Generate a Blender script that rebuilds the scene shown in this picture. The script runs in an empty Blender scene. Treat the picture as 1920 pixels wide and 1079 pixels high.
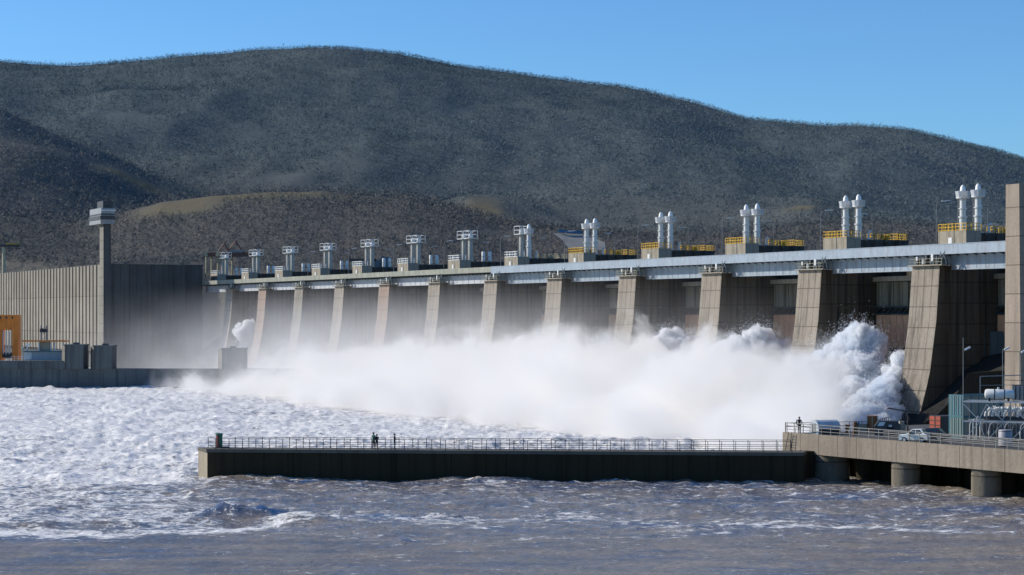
import bpy, math, random
import numpy as np
from mathutils import Vector, Matrix
random.seed(7)
rng = np.random.default_rng(11)
scene = bpy.context.scene
COL = scene.collection
R = math.radians
# ------------------------------------------------------------------ camera / metric frame
F = 3740.0; HZ = 590.0; CH = 18.0          # focal length (px of a 1920 frame), horizon row, eye height above water
def P(px, py, Y): return Vector(((px-960)/F*Y, Y, CH+(HZ-py)/F*Y))
def G(px, py, z=0.0):                      # where the sight line of a pixel meets height z
    Y = (CH-z)*F/(py-HZ); return Vector(((px-960)/F*Y, Y, z))
DX, DY = -0.4415, 0.8973                   # dam axis, running away from the viewer
RZ = math.atan2(-DY, -DX)                  # dam frame: +x along the dam to the right, +y upstream
P0 = Vector((64.2, 320.0, 0)); PITCH = 32.0
def dam(i, x=0, y=0, z=0):
    return P0 + Vector((DX, DY, 0))*(i*PITCH-x) + Vector((DY, -DX, 0))*y + Vector((0, 0, z))

cam = bpy.data.cameras.new('camera'); co = bpy.data.objects.new('camera', cam); COL.objects.link(co)
co.location = (0, 0, CH); co.rotation_euler = (R(90), 0, 0)
cam.sensor_width = 36; cam.lens = F/1920*36; cam.shift_y = (HZ-539.5)/1920
cam.clip_start = 1; cam.clip_end = 20000
scene.camera = co

# ------------------------------------------------------------------ light
SUN_EL = 28.0
sd = Vector((-0.954, 0.30, 0)).normalized()*math.cos(R(SUN_EL)) + Vector((0, 0, math.sin(R(SUN_EL))))
sl = bpy.data.lights.new('sun', 'SUN'); sl.energy = 5.0; sl.angle = R(0.5); sl.color = (1.0, 0.93, 0.82)
so = bpy.data.objects.new('sun', sl); COL.objects.link(so); so.rotation_euler = sd.to_track_quat('Z', 'Y').to_euler()
so.location = (-100, 100, 200)
w = bpy.data.worlds.new('World'); scene.world = w; w.use_nodes = True
nt = w.node_tree; bg = nt.nodes['Background']; bg.inputs[1].default_value = 0.1
sky = nt.nodes.new('ShaderNodeTexSky'); sky.sky_type = 'NISHITA'; sky.sun_disc = False
sky.sun_elevation = R(SUN_EL); sky.sun_rotation = math.atan2(sd.x, sd.y)
sky.air_density = 1.0; sky.dust_density = 0.1; sky.ozone_density = 3.0; sky.altitude = 300
mx = nt.nodes.new('ShaderNodeMix'); mx.data_type = 'RGBA'; mx.blend_type = 'MULTIPLY'; mx.inputs[0].default_value = 1
mx.inputs[7].default_value = (0.64, 1.02, 1.42, 1)
nt.links.new(sky.outputs[0], mx.inputs[6]); nt.links.new(mx.outputs[2], bg.inputs[0])
scene.view_settings.view_transform = 'Standard'; scene.view_settings.look = 'None'
scene.view_settings.exposure = 0
scene.render.engine = 'CYCLES'
scene.cycles.max_bounces = 12; scene.cycles.diffuse_bounces = 3; scene.cycles.glossy_bounces = 2
scene.cycles.volume_bounces = 8; scene.cycles.transparent_max_bounces = 16
scene.cycles.volume_step_rate = 1.0; scene.cycles.volume_max_steps = 128
scene.cycles.use_denoising = True
scene.cycles.sample_clamp_indirect = 5.0

# ------------------------------------------------------------------ node helpers
class NT:
    def __init__(s, name):
        s.m = bpy.data.materials.new(name); s.m.use_nodes = True; s.t = s.m.node_tree
        s.b = s.t.nodes['Principled BSDF']; s.o = s.t.nodes['Material Output']
    def n(s, typ, **kw):
        nd = s.t.nodes.new(typ)
        for k, v in kw.items(): setattr(nd, k, v)
        return nd
    def put(s, sock, v):
        if isinstance(v, bpy.types.NodeSocket): s.t.links.new(v, sock)
        elif v is not None: sock.default_value = v
    def math(s, op, a, b=None, c=None, clamp=False):
        nd = s.n('ShaderNodeMath', operation=op); nd.use_clamp = clamp
        for k, v in enumerate((a, b, c)): s.put(nd.inputs[k], v)
        return nd.outputs[0]
    def coord(s, kind='Object'): return s.n('ShaderNodeTexCoord').outputs[kind]
    def map(s, v, scale=(1, 1, 1), loc=(0, 0, 0), rot=(0, 0, 0)):
        nd = s.n('ShaderNodeMapping'); s.put(nd.inputs[0], v); nd.inputs[1].default_value = loc
        nd.inputs[2].default_value = rot; nd.inputs[3].default_value = scale; return nd.outputs[0]
    def noise(s, v, scale=1, detail=3, rough=.55, dist=0):
        nd = s.n('ShaderNodeTexNoise'); s.put(nd.inputs['Vector'], v)
        nd.inputs['Scale'].default_value = scale; nd.inputs['Detail'].default_value = detail
        nd.inputs['Roughness'].default_value = rough; nd.inputs['Distortion'].default_value = dist
        return nd.outputs[0]
    def ramp(s, f, pts, mode='LINEAR'):
        nd = s.n('ShaderNodeValToRGB'); s.put(nd.inputs[0], f); cr = nd.color_ramp; cr.interpolation = mode
        while len(cr.elements) < len(pts): cr.elements.new(.5)
        for e, (p, c) in zip(cr.elements, pts):
            e.position = p; e.color = (c, c, c, 1) if isinstance(c, (int, float)) else tuple(c[:3])+(1,)
        return nd.outputs[0]
    def mix(s, f, a, b, mode='MIX'):
        nd = s.n('ShaderNodeMix', data_type='RGBA', blend_type=mode); s.put(nd.inputs[0], f)
        for k, v in ((6, a), (7, b)):
            if isinstance(v, tuple): v = v[:3]+(1,)
            s.put(nd.inputs[k], v)
        return nd.outputs[2]
    def sep(s, v):
        nd = s.n('ShaderNodeSeparateXYZ'); s.put(nd.inputs[0], v); return nd.outputs
    def bump(s, h, strength=.3, dist=.1):
        nd = s.n('ShaderNodeBump'); s.put(nd.inputs['Height'], h); nd.inputs['Strength'].default_value = strength
        nd.inputs['Distance'].default_value = dist; s.t.links.new(nd.outputs[0], s.b.inputs['Normal'])
    def attr(s, name): return s.n('ShaderNodeAttribute', attribute_name=name).outputs
    def set(s, col=None, rough=.8, metal=0, spec=.4):
        if isinstance(col, tuple): col = col[:3]+(1,)
        s.put(s.b.inputs['Base Color'], col); s.put(s.b.inputs['Roughness'], rough)
        s.b.inputs['Metallic'].default_value = metal; s.b.inputs['Specular IOR Level'].default_value = spec
        return s.m
def mul(c, k): return tuple(x*k for x in c)

def concrete(name, base, stain=.5, streak=.5, joint=0, vjoint=0, vaxis='x', zofs=0, tint=None, scale=1.0, cstreak=False):
    t = NT(name); c = t.coord(); 
    big = t.noise(c, .12*scale, 4, .6); fine = t.noise(c, 2.2*scale, 4, .6)
    col = t.mix(t.ramp(big, [(.3, 0), (.7, 1)]), mul(base, .78), mul(base, 1.12))
    col = t.mix(t.math('MULTIPLY', t.ramp(fine, [(.35, 1), (.6, 0)]), .35), col, mul(base, .6))
    if tint: col = t.mix(t.ramp(t.noise(t.map(c, (1, 1, .35)), .16, 3), [(.42, 0), (.62, .75)]), col, tint)
    st = t.noise(t.map(c, (.9, .9, .035)), 1.0, 4, .65)
    col = t.mix(t.math('MULTIPLY', t.ramp(st, [(.50, 0), (.68, 1)]), streak), col, mul(base, .22))
    st2 = t.noise(t.map(c, (.45, .45, .02), (7, 3, 1)), 1.0, 3, .6)
    col = t.mix(t.math('MULTIPLY', t.ramp(st2, [(.52, 0), (.7, 1)]), stain), col, (base[0]*.42, base[1]*.34, base[2]*.28))
    s = t.sep(c)
    if cstreak:
        wob = t.math('ADD', s[0], t.math('MULTIPLY', t.noise(t.map(c, (0, 0, .25)), 1.0, 2), .5))
        for cx_, ww, am in ((3.55, .22, .8), (1.9, .3, .45), (5.6, .35, .5)):
            line = t.math('SUBTRACT', 1, t.math('DIVIDE', t.math('ABSOLUTE', t.math('SUBTRACT', wob, cx_)), ww), clamp=True)
            seg = t.ramp(t.noise(t.map(c, (0, 0, .12), (cx_, 5, 0)), 1.0, 3, .6), [(.42, 0), (.58, am)])
            oi = t.n('ShaderNodeObjectInfo'); seg = t.math('MULTIPLY', seg, t.math('ADD', .35, t.math('MULTIPLY', oi.outputs['Random'], .65)))
            col = t.mix(t.math('MULTIPLY', line, seg), col, mul(base, .18))
    if joint:
        zz = t.math('PINGPONG', t.math('ADD', s[2], zofs), joint/2)
        j = t.math('LESS_THAN', zz, .08)
        lay = t.n('ShaderNodeTexWhiteNoise', noise_dimensions='1D')
        t.put(lay.inputs['W'], t.math('FLOOR', t.math('DIVIDE', t.math('ADD', s[2], zofs), joint)))
        col = t.mix(t.math('MULTIPLY', lay.outputs[0], .28), col, mul(base, .55))
        col = t.mix(t.math('MULTIPLY', j, .75), col, mul(base, .25))
    if vjoint:
        k = {'x': 0, 'y': 1}[vaxis]
        vv = t.math('PINGPONG', t.math('ADD', s[k], vjoint*.5), vjoint/2)
        col = t.mix(t.math('MULTIPLY', t.math('LESS_THAN', vv, .06), .65), col, mul(base, .25))
    t.bump(t.noise(c, 3*scale, 5, .7), .5, .12)
    return t.set(col, .9, 0, .25)

def painted(name, base, rough=.5, metal=0, rust=0.0, grime=.3, rustcol=(.12, .05, .025)):
    t = NT(name); c = t.coord()
    col = t.mix(t.math('MULTIPLY', t.ramp(t.noise(t.map(c, (1, 1, .25)), .9, 4, .65), [(.4, 0), (.7, 1)]), grime), base, mul(base, .4))
    if rust: col = t.mix(t.math('MULTIPLY', t.ramp(t.noise(t.map(c, (1, 1, .3), (4, 4, 4)), 1.3, 4, .7), [(.5, 0), (.62, 1)]), rust), col, rustcol)
    t.bump(t.noise(c, 6, 3), .15, .03)
    return t.set(col, rough, metal)

M = {}
CB = (.305, .265, .212)
M['pier'] = concrete('pier concrete', CB, .55, .75, 3.3, 3.5, 'x', .6, None, 1.0, True)
M['pier_pink'] = concrete('pink stained concrete', (.32, .245, .195), .5, .5, 3.3, 3.5, 'x', .6, (.28, .18, .125))
M['pier_dirty'] = concrete('dirty pier concrete', (.31, .28, .23), .8, .9, 3.3, 3.5, 'x', .6, (.13, .12, .08))
M['house'] = concrete('control house concrete', (.36, .32, .25), .6, .6, 0)
M['house_shaded'] = concrete('shaded house concrete', (.085, .08, .072), .5, .6)  # shaded copy of the house concrete, for the part turned from the sun
M['wall'] = concrete('guide wall concrete', (.036, .029, .016), .5, .7, 0, 6.0, 'x')  # shade of the faces away from the sun put into the colour
M['wallend_lit'] = concrete('sunlit guide wall end', (.36, .31, .23), .6, .7)  # lit copy for the sunlit end of the same wall
M['inner'] = concrete('shaded bay interior concrete', (.075, .07, .06), .8, .8, 3.0)  # dark tone stands for the shade inside the bays
M['panel'] = concrete('platform edge panels', (.31, .262, .205), .3, .4, 0)
M['column'] = concrete('platform column concrete', (.20, .175, .135), .5, .5, 2.0)  # whole column darkened in colour to deepen its shaded side
M['fin'] = concrete('powerhouse fins', (.30, .275, .225), .4, .5, 12)
M['powerside'] = concrete('shaded powerhouse side', (.085, .09, .088), .4, .6, 0, 14, 'y')  # shade on the side wall mixed into its concrete colour
M['deck'] = concrete('deck asphalt', (.10, .098, .092), .2, .2)
M['blue'] = painted('pale blue girder paint', (.29, .345, .395), .45, 0, .25, .35)
M['bluedark'] = painted('dark bracket steel', (.06, .08, .09), .6)
M['conc_rail'] = concrete('mossy parapet concrete', (.30, .31, .26), .5, .5)
M['whiteweb'] = painted('pale girder panels', (.42, .44, .46), .6, 0, .1, .25)
M['yellow'] = painted('yellow railing paint', (.68, .40, .015), .5, 0, .35, .2)
M['cream'] = painted('pale yellow rail', (.42, .39, .26), .6, 0, .35, .2)
M['white'] = painted('white paint', (.75, .75, .72), .45, 0, .1, .15)
M['steel'] = painted('bare light steel', (.60, .60, .58), .4, .2, .15, .2)
M['dullsteel'] = painted('weathered cylinder steel', (.42, .41, .37), .5, .2, .45, .4, (.16, .12, .08))
M['grey'] = painted('grey paint', (.26, .27, .27), .55, 0, .2)
M['darkgrey'] = painted('dark grey paint', (.05, .052, .055), .6)
M['railgrey'] = painted('galvanised rail', (.22, .22, .21), .5, .3, .3)
M['raildark'] = painted('dark railing steel', (.07, .065, .06), .55, .2, .4)
M['rust'] = painted('rusty steel plate', (.80, .42, .24), .7, 0, .4, .35, (.42, .22, .13))  # rust colour lifted to imitate light on the gate in its shaded bay
M['rustbox'] = painted('rusty orange box', (.30, .13, .05), .8, 0, .7, .5)
M['red'] = painted('red crate', (.42, .075, .035), .6, 0, .3, .4)
M['teal'] = painted('teal container', (.07, .19, .22), .55, 0, .2, .3)
M['beige'] = painted('dirty beige panel', (.36, .34, .26), .7, 0, .2, .5)
M['orange'] = painted('orange crane paint', (.80, .24, .03), .55, 0, .3, .3)
M['olive'] = concrete('olive gate skin', (.24, .23, .18), .7, .9)
M['black'] = painted('black rubber', (.02, .02, .02), .8)
M['glass'] = NT('dark glass').set((.02, .03, .035), .08, 0, .8)
M['carwhite'] = painted('white car paint', (.88, .9, .84), .25, 0, 0, .05)
M['cardark'] = painted('dark car paint', (.03, .035, .04), .25, 0, 0, .05)
M['lightred'] = NT('red lamp glass').set((.4, .02, .02), .2)
M['lightclear'] = NT('clear lamp glass').set((.7, .7, .68), .15)
M['green'] = painted('green paint', (.02, .16, .09), .5)
M['skin'] = NT('skin').set((.45, .26, .18), .6)
M['hair'] = NT('dark hair').set((.015, .012, .01), .7)
M['jacketgreen'] = NT('green jacket').set((.02, .14, .09), .9)
M['jacketdark'] = NT('dark jacket').set((.02, .022, .028), .9)
M['trousers'] = NT('dark trousers').set((.015, .016, .022), .9)
M['stone'] = concrete('pale stone paving', (.30, .29, .26), .4, .2)
M['bluesign'] = painted('blue strip', (.05, .16, .28), .6)
M['silver'] = painted('aluminium cladding', (.62, .64, .66), .3, .5, 0, .1)

# ------------------------------------------------------------------ mesh builder
class MB:
    def __init__(s): s.v = []; s.f = []; s.mi = []; s.cur = 0
    def add(s, vs, fs):
        o = len(s.v); s.v += [tuple(p) for p in vs]; s.f += [tuple(o+k for k in f) for f in fs]; s.mi += [s.cur]*len(fs); return s
    def box(s, x0, x1, y0, y1, z0, z1):
        vs = [(x, y, z) for z in (z0, z1) for y in (y0, y1) for x in (x0, x1)]
        return s.add(vs, [(0, 2, 3, 1), (4, 5, 7, 6), (0, 1, 5, 4), (2, 6, 7, 3), (0, 4, 6, 2), (1, 3, 7, 5)])
    def bar(s, a, b, r, n=6, r2=None, cap=True):
        a, b = Vector(a), Vector(b); r2 = r if r2 is None else r2; d = (b-a)
        if d.length < 1e-6: return s
        q = d.to_track_quat('Z', 'Y'); vs = []
        for p, rr in ((a, r), (b, r2)):
            for k in range(n):
                t = 2*math.pi*(k+.5)/n; vs.append(p+q@Vector((math.cos(t)*rr, math.sin(t)*rr, 0)))
        fs = [(k, (k+1) % n, n+(k+1) % n, n+k) for k in range(n)]
        if cap: fs += [tuple(range(n))[::-1], tuple(range(n, 2*n))]
        return s.add(vs, fs)
    def path(s, pts, r, n=6):
        for a, b in zip(pts[:-1], pts[1:]): s.bar(a, b, r, n)
        return s
    def prism(s, poly, axis, a, b):           # polygon in the two other axes, extruded along axis from a to b
        def mk(p, t):
            if axis == 'x': return (t, p[0], p[1])
            if axis == 'y': return (p[0], t, p[1])
            return (p[0], p[1], t)
        n = len(poly); vs = [mk(p, a) for p in poly]+[mk(p, b) for p in poly]
        fs = [(k, (k+1) % n, n+(k+1) % n, n+k) for k in range(n)]+[tuple(range(n))[::-1], tuple(range(n, 2*n))]
        return s.add(vs, fs)
    def lathe(s, prof, c=(0, 0, 0), n=16, axis='z'):
        vs = []; fs = []; m = len(prof)
        for (r, h) in prof:
            for k in range(n):
                t = 2*math.pi*k/n; a, b = math.cos(t)*r, math.sin(t)*r
                p = {'z': (a, b, h), 'x': (h, a, b), 'y': (a, h, b)}[axis]
                vs.append((p[0]+c[0], p[1]+c[1], p[2]+c[2]))
        for j in range(m-1):
            for k in range(n): fs.append((j*n+k, j*n+(k+1) % n, (j+1)*n+(k+1) % n, (j+1)*n+k))
        fs += [tuple(range(n))[::-1], tuple(range((m-1)*n, m*n))]
        return s.add(vs, fs)
    def mesh(s, name, mats, smooth=False):
        me = bpy.data.meshes.new(name); me.from_pydata(s.v, [], s.f)
        for m in (mats if isinstance(mats, (list, tuple)) else [mats]): me.materials.append(m)
        if any(s.mi): me.polygons.foreach_set('material_index', s.mi)
        import bmesh
        bm = bmesh.new(); bm.from_mesh(me); bmesh.ops.recalc_face_normals(bm, faces=bm.faces); bm.to_mesh(me); bm.free()
        if smooth:
            me.polygons.foreach_set('use_smooth', [True]*len(me.polygons)); me.set_sharp_from_angle(angle=R(40))
        return me
    def build(s, name, mats, parent=None, smooth=False, loc=None, rz=None):
        return link(name, s.mesh(name, mats, smooth), parent, loc, rz)
def islands(mb):                           # one mesh per connected piece of a builder
    par = list(range(len(mb.v)))
    def fd(a):
        while par[a] != a: par[a] = par[par[a]]; a = par[a]
        return a
    for f in mb.f:
        for k in f[1:]: par[fd(k)] = fd(f[0])
    out = {}
    for f, mi in zip(mb.f, mb.mi):
        g = out.setdefault(fd(f[0]), (MB(), {})); m, mp = g
        for k in f:
            if k not in mp: mp[k] = len(m.v); m.v.append(mb.v[k])
        m.f.append(tuple(mp[k] for k in f)); m.mi.append(mi)
    return [g[0] for g in out.values()]
def each(mb, name, mats, parent=None, smooth=False):
    return [link(name, i_.mesh(name, mats, smooth), parent) for i_ in islands(mb)]
def link(name, me, parent=None, loc=None, rz=None):
    o = bpy.data.objects.new(name, me); COL.objects.link(o)
    if parent: o.parent = parent
    if loc is not None: o.location = loc
    if rz is not None: o.rotation_euler = (0, 0, rz)
    return o
def tag(o, label=None, cat=None, group=None, kind=None):
    for k, v in (('label', label), ('category', cat), ('group', group), ('kind', kind)):
        if v: o[k] = v
    return o
def thing(name, label, cat, loc=(0, 0, 0), rz=0, group=None):
    o = bpy.data.objects.new(name, None); COL.objects.link(o); o.empty_display_size = .5
    o.location = loc; o.rotation_euler = (0, 0, rz); return tag(o, label, cat, group)
def copy_tree(o, parent=None):
    c = o.copy(); COL.objects.link(c)
    if parent: c.parent = parent
    for ch in o.children: copy_tree(ch, c)
    return c
def place(proto, first, loc, rz=None, label=None, group=None):
    o = proto if first else copy_tree(proto)
    o.location = loc
    if rz is not None: o.rotation_euler = (0, 0, rz)
    if label: o['label'] = label
    if group: o['group'] = group
    return o
ORD = ['first', 'second', 'third', 'fourth', 'fifth', 'sixth', 'seventh', 'eighth', 'ninth', 'tenth', 'eleventh', 'twelfth', 'thirteenth']
def nth(i, n=13):
    return 'rightmost' if i == 0 else ('leftmost' if i == n-1 else ORD[i]+' from the right')

# ------------------------------------------------------------------ numpy noise
def vnoise(x, y, seed=0):
    xi = np.floor(x).astype(np.int64); yi = np.floor(y).astype(np.int64); fx = x-xi; fy = y-yi
    fx = fx*fx*(3-2*fx); fy = fy*fy*(3-2*fy)
    def h(a, b):
        n = (a*374761393+b*668265263+seed*1442695041) & 0x7fffffff
        n = ((n ^ (n >> 13))*1274126177) & 0x7fffffff
        return ((n ^ (n >> 16)) & 0xffff)/65535.0
    return (h(xi, yi)*(1-fx)+h(xi+1, yi)*fx)*(1-fy)+(h(xi, yi+1)*(1-fx)+h(xi+1, yi+1)*fx)*fy
def fbm(x, y, oct=4, seed=0, gain=.5):
    s = 0; a = 1; t = 0
    for k in range(oct):
        s = s+a*(vnoise(x*2**k+17.3*k, y*2**k-9.1*k, seed+k)-.5); t += a; a *= gain
    return s/t*2
def ridged(x, y, oct=4, seed=0, gain=.5):
    s = 0; a = 1; t = 0
    for k in range(oct):
        s = s+a*(1-np.abs(vnoise(x*2**k+3.3*k, y*2**k+7.7*k, seed+k)*2-1)); t += a; a *= gain
    return s/t
def grid_mesh(name, X, Y, Z, mat, attrs=None, smooth=True):
    r, c = X.shape; me = bpy.data.meshes.new(name)
    co_ = np.stack([X, Y, Z], -1).reshape(-1, 3).astype(np.float32)
    idx = np.arange(r*c).reshape(r, c)
    q = np.stack([idx[:-1, :-1], idx[:-1, 1:], idx[1:, 1:], idx[1:, :-1]], -1).reshape(-1, 4)
    raw_mesh(me, co_, q, 4)
    me.materials.append(mat)
    if smooth: me.polygons.foreach_set('use_smooth', np.ones(len(q), dtype=bool))
    for k, v in (attrs or {}).items():
        a = me.attributes.new(k, 'FLOAT', 'POINT'); a.data.foreach_set('value', v.reshape(-1).astype(np.float32))
    return me
def raw_mesh(me, co_, q, n):
    me.vertices.add(len(co_)); me.vertices.foreach_set('co', co_.reshape(-1))
    me.loops.add(q.size); me.loops.foreach_set('vertex_index', q.reshape(-1).astype(np.int32))
    me.polygons.add(len(q)); me.polygons.foreach_set('loop_start', (np.arange(len(q))*n).astype(np.int32))
    me.update(calc_edges=True); me.validate()

#@@TERRAIN
# ------------------------------------------------------------------ hills
SKY_X = [-400, 0, 60, 150, 200, 300, 400, 480, 570, 660, 740, 860, 1000, 1160, 1210, 1300, 1400, 1430, 1550, 1600, 1700, 1800, 1860, 1920, 2300]
SKY_Y = [100, 117, 123, 125, 121, 112, 103, 93, 90, 94, 101, 123, 144, 162, 171, 194, 226, 229, 236, 234, 246, 267, 280, 298, 350]
FH_X = [-400, 0, 130, 230, 300, 400, 540, 640, 760, 860, 950, 1100, 1300, 1500, 1700, 1920, 2300]
FH_Y = [420, 424, 428, 404, 386, 376, 374, 378, 374, 392, 420, 428, 440, 425, 438, 450, 470]
SP_X = [-400, -100, 0, 150, 300, 420, 520, 700, 880, 940, 1040, 1200, 1450, 1530, 1620, 1800, 2300]
SP_Y = [150, 205, 226, 292, 345, 374, 392, 400, 372, 378, 405, 420, 410, 392, 405, 420, 430]
def layer(px, Y, xs, ys, Ys, Yk, base, back):
    zc = CH+(HZ-np.interp(px, xs, ys))/F*Yk
    t = np.clip((Y-Ys)/(Yk-Ys), 0, 1); up = t*.75+.25*t*t*(3-2*t)
    tb = np.clip((Y-Yk)/(Yk*.5), 0, 1)
    return base+(zc-base)*up*(1-tb*back)
def terrain(px, Y):
    X = (px-960)/F*Y
    a = layer(px, Y, SKY_X, SKY_Y, 1350, 3000, 25, .7)
    b = layer(px, Y, FH_X, FH_Y, 760, 1250, 14, .35)
    c = layer(px, Y, SP_X, SP_Y, 1150, 1800, 20, .5)
    k = 9.0
    z = k*np.log(np.exp(a/k)+np.exp(b/k)+np.exp(c/k))
    g = ridged(X/260+.25*fbm(X/300, Y/300, 2, 5), Y/900, 4, 3)-.5
    fade = np.clip((Y-900)/900, 0, 1)*np.clip((3150-Y)/900, .08, 1)
    g2 = ridged(X/620+.3*fbm(X/500, Y/700, 2, 15), Y/2600, 3, 23)-.5
    z = z+(g*22+g2*40)*fade+fbm(X/120, Y/160, 3, 9)*9*np.clip((Y-900)/500, .1, 1)*np.clip((3100-Y)/300, .25, 1)
    return z
pxs = np.arange(-420, 2340, 9.0)
Ys = np.concatenate([np.arange(700, 1400, 12.0), np.arange(1400, 3300, 20.0), np.arange(3300, 4600, 120.0)])
PX, YY = np.meshgrid(pxs, Ys)
ZT = terrain(PX, YY)
lim = np.where(PX < 420, 900+np.clip(200-PX, 0, 800)*.35, 740); ZT = -4+(ZT+4)*np.clip((YY-lim)/60, 0, 1)
def clearing(px, Y):
    X = (px-960)/F*Y
    m = np.zeros_like(px, dtype=float)
    def spot(cx, cy, rx, ry, v=1.0):
        return v*np.clip(1.6-1.6*np.sqrt(((px-cx)/rx)**2+((Y-cy)/ry)**2)+.5*fbm(X/35, Y/60, 3, 31), 0, 1)
    for s in ((470, 1215, 250, 40), (330, 1180, 110, 60), (905, 1660, 58, 110, 1.15), (955, 1480, 60, 40, 1.1), (640, 1560, 110, 30),
              (250, 1640, 100, 45), (60, 1300, 80, 60), (1505, 1690, 45, 55), (1090, 1180, 70, 25)):
        m = np.maximum(m, spot(*s))
    return m
CLR = clearing(PX, YY)
t = NT('hill ground'); c = t.coord(); at = t.attr('meadow')[2]
nz = t.noise(c, .03, 5, .65)
g = t.mix(nz, (.105, .11, .102), (.15, .138, .122))
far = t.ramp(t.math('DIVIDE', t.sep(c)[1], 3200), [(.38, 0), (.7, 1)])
g = t.mix(far, g, t.mix(nz, (.088, .118, .124), (.125, .148, .15)))  # distant ground turns bluer: air haze painted into the colour
mead = t.mix(t.noise(c, .012, 3), (.135, .14, .09), (.155, .13, .098))
g = t.mix(at, g, mead)
t.bump(t.noise(c, .09, 5, .7), .5, 2.0)
M['hill'] = t.set(g, 1, 0, 0)
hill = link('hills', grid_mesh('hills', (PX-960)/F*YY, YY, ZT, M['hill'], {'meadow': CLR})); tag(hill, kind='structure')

# wood on the hills: many small bare crowns, one mesh
NTREE = 190000
tp = rng.uniform(-60, 1980, NTREE*2); tu = rng.uniform(0, 1, NTREE*2)
tY = np.where(rng.uniform(0, 1, len(tu)) < .30, 880+720*tu, 860+(3030-860)*tu**.72)
keep = clearing(tp, tY) < rng.uniform(.15, .6, len(tp))
X_ = (tp-960)/F*tY
thin = fbm(X_/70, tY/110, 3, 44)
keep &= (tp > 420) | (tY > 925+np.clip(200-tp, 0, 800)*.35)
keep &= (thin > -.62+rng.uniform(0, .25, len(tp)))
tp, tY = tp[keep][:NTREE], tY[keep][:NTREE]
edge = 2600; ep = rng.uniform(-60, 1980, edge); eY = rng.uniform(2940, 3040, edge)
tp = np.concatenate([tp, ep]); tY = np.concatenate([tY, eY]); n = len(tp)
tX = (tp-960)/F*tY; tZ = terrain(tp, tY)
hgt = rng.uniform(3.4, 6.2, n)*np.where(rng.uniform(0, 1, n) < .04, 1.5, 1)*np.clip(.62+.38*(tY-900)/1200, .62, 1.0); wid = hgt*rng.uniform(.30, .48, n)
K = 6
ang = rng.uniform(0, 2*np.pi, (n, K)); rad = np.sqrt(rng.uniform(0, 1, (n, K)))*wid[:, None]; hh = rng.uniform(.02, .92, (n, K))
rad = rad*np.sqrt(np.clip(1-((hh-.5)/.5)**2, .12, 1))
cx = tX[:, None]+rad*np.cos(ang); cy = tY[:, None]+rad*np.sin(ang); cz = tZ[:, None]+hh*hgt[:, None]
ctr = np.stack([cx, cy, cz], -1)[:, :, None, :]
off = rng.normal(0, 1, (n, K, 3, 3)); off /= np.linalg.norm(off, axis=-1, keepdims=True)
off *= (wid[:, None, None, None]*rng.uniform(.45, .9, (n, K, 3, 1)))
tri = (ctr+off).reshape(-1, 3).astype(np.float32)
me = bpy.data.meshes.new('wood'); raw_mesh(me, tri, np.arange(len(tri)).reshape(-1, 3), 3)
tone = np.clip(rng.normal(.5, .13, n)+fbm(tX/130, tY/260, 4, 61)*.75, 0, 1)
a = me.attributes.new('tone', 'FLOAT', 'POINT'); a.data.foreach_set('value', np.repeat(tone, K*3).astype(np.float32))
t = NT('bare wood'); c = t.coord(); tn = t.attr('tone')[2]
near = t.ramp(tn, [(0, (.13, .145, .14)), (.5, (.175, .175, .16)), (1, (.235, .21, .185))])
farhaze = t.ramp(tn, [(0, (.115, .165, .17)), (.5, (.16, .208, .212)), (1, (.215, .252, .25))])  # far crowns bluer, distance haze put into their colour
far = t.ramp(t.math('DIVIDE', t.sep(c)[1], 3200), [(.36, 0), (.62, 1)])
M['wood'] = t.set(t.mix(far, near, farhaze), 1, 0, 0)
geo = t.n('ShaderNodeNewGeometry'); vm = t.n('ShaderNodeVectorMath', operation='MULTIPLY'); t.put(vm.inputs[0], geo.outputs['Normal']); vm.inputs[1].default_value = (.08, .08, .08)
va = t.n('ShaderNodeVectorMath', operation='ADD'); t.put(va.inputs[0], vm.outputs[0]); va.inputs[1].default_value = (-.35, -.45, .75)
vn = t.n('ShaderNodeVectorMath', operation='NORMALIZE'); t.put(vn.inputs[0], va.outputs[0]); t.t.links.new(vn.outputs[0], t.b.inputs['Normal'])
tb_ = t.n('ShaderNodeBsdfTransparent'); ms_ = t.n('ShaderNodeMixShader'); ms_.inputs[0].default_value = .72
t.t.links.new(t.b.outputs[0], ms_.inputs[1]); t.t.links.new(tb_.outputs[0], ms_.inputs[2]); t.t.links.new(ms_.outputs[0], t.o.inputs['Surface']); me.materials.append(M['wood'])
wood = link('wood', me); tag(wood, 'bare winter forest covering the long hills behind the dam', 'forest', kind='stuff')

# ground sheet to the horizon
gm = MB().add([(-9000, 640, -3), (9000, 640, -3), (9000, 16000, -3), (-9000, 16000, -3)], [(0, 1, 2, 3)])
tag(gm.build('ground', M['hill']), kind='structure')

#@@WATER
# ------------------------------------------------------------------ river
ipx = np.arange(-260, 2200, 3.6); iy = np.concatenate([np.arange(1130, 780, -1.25), np.arange(780, 690, -1.0), np.linspace(690, 655, 18)])
IX, IY = np.meshgrid(ipx, iy)
WY = CH*F/(IY-HZ); WX = (IX-960)/F*WY
def gauss(x, y, cx, cy, sx, sy, ang=0):
    ca, sa = math.cos(ang), math.sin(ang); u = (x-cx)*ca+(y-cy)*sa; v = -(x-cx)*sa+(y-cy)*ca
    return np.exp(-(u/sx)**2-(v/sy)**2)
wav = .26*fbm(WX/13, WY/8, 3, 69)+.32*fbm(WX/6, WY/4.5, 3, 70)+.13*fbm(WX/1.7, WY/1.8, 4, 75, .62)
calm = np.clip((190-WY)/35, 0, 1)
behind = 1/(1+np.exp(-(WY-226)/5))
rough = .42+.5*np.clip((WY-158)/12, 0, 1)+.75*np.clip((WY-170)/60, 0, 1)
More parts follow.
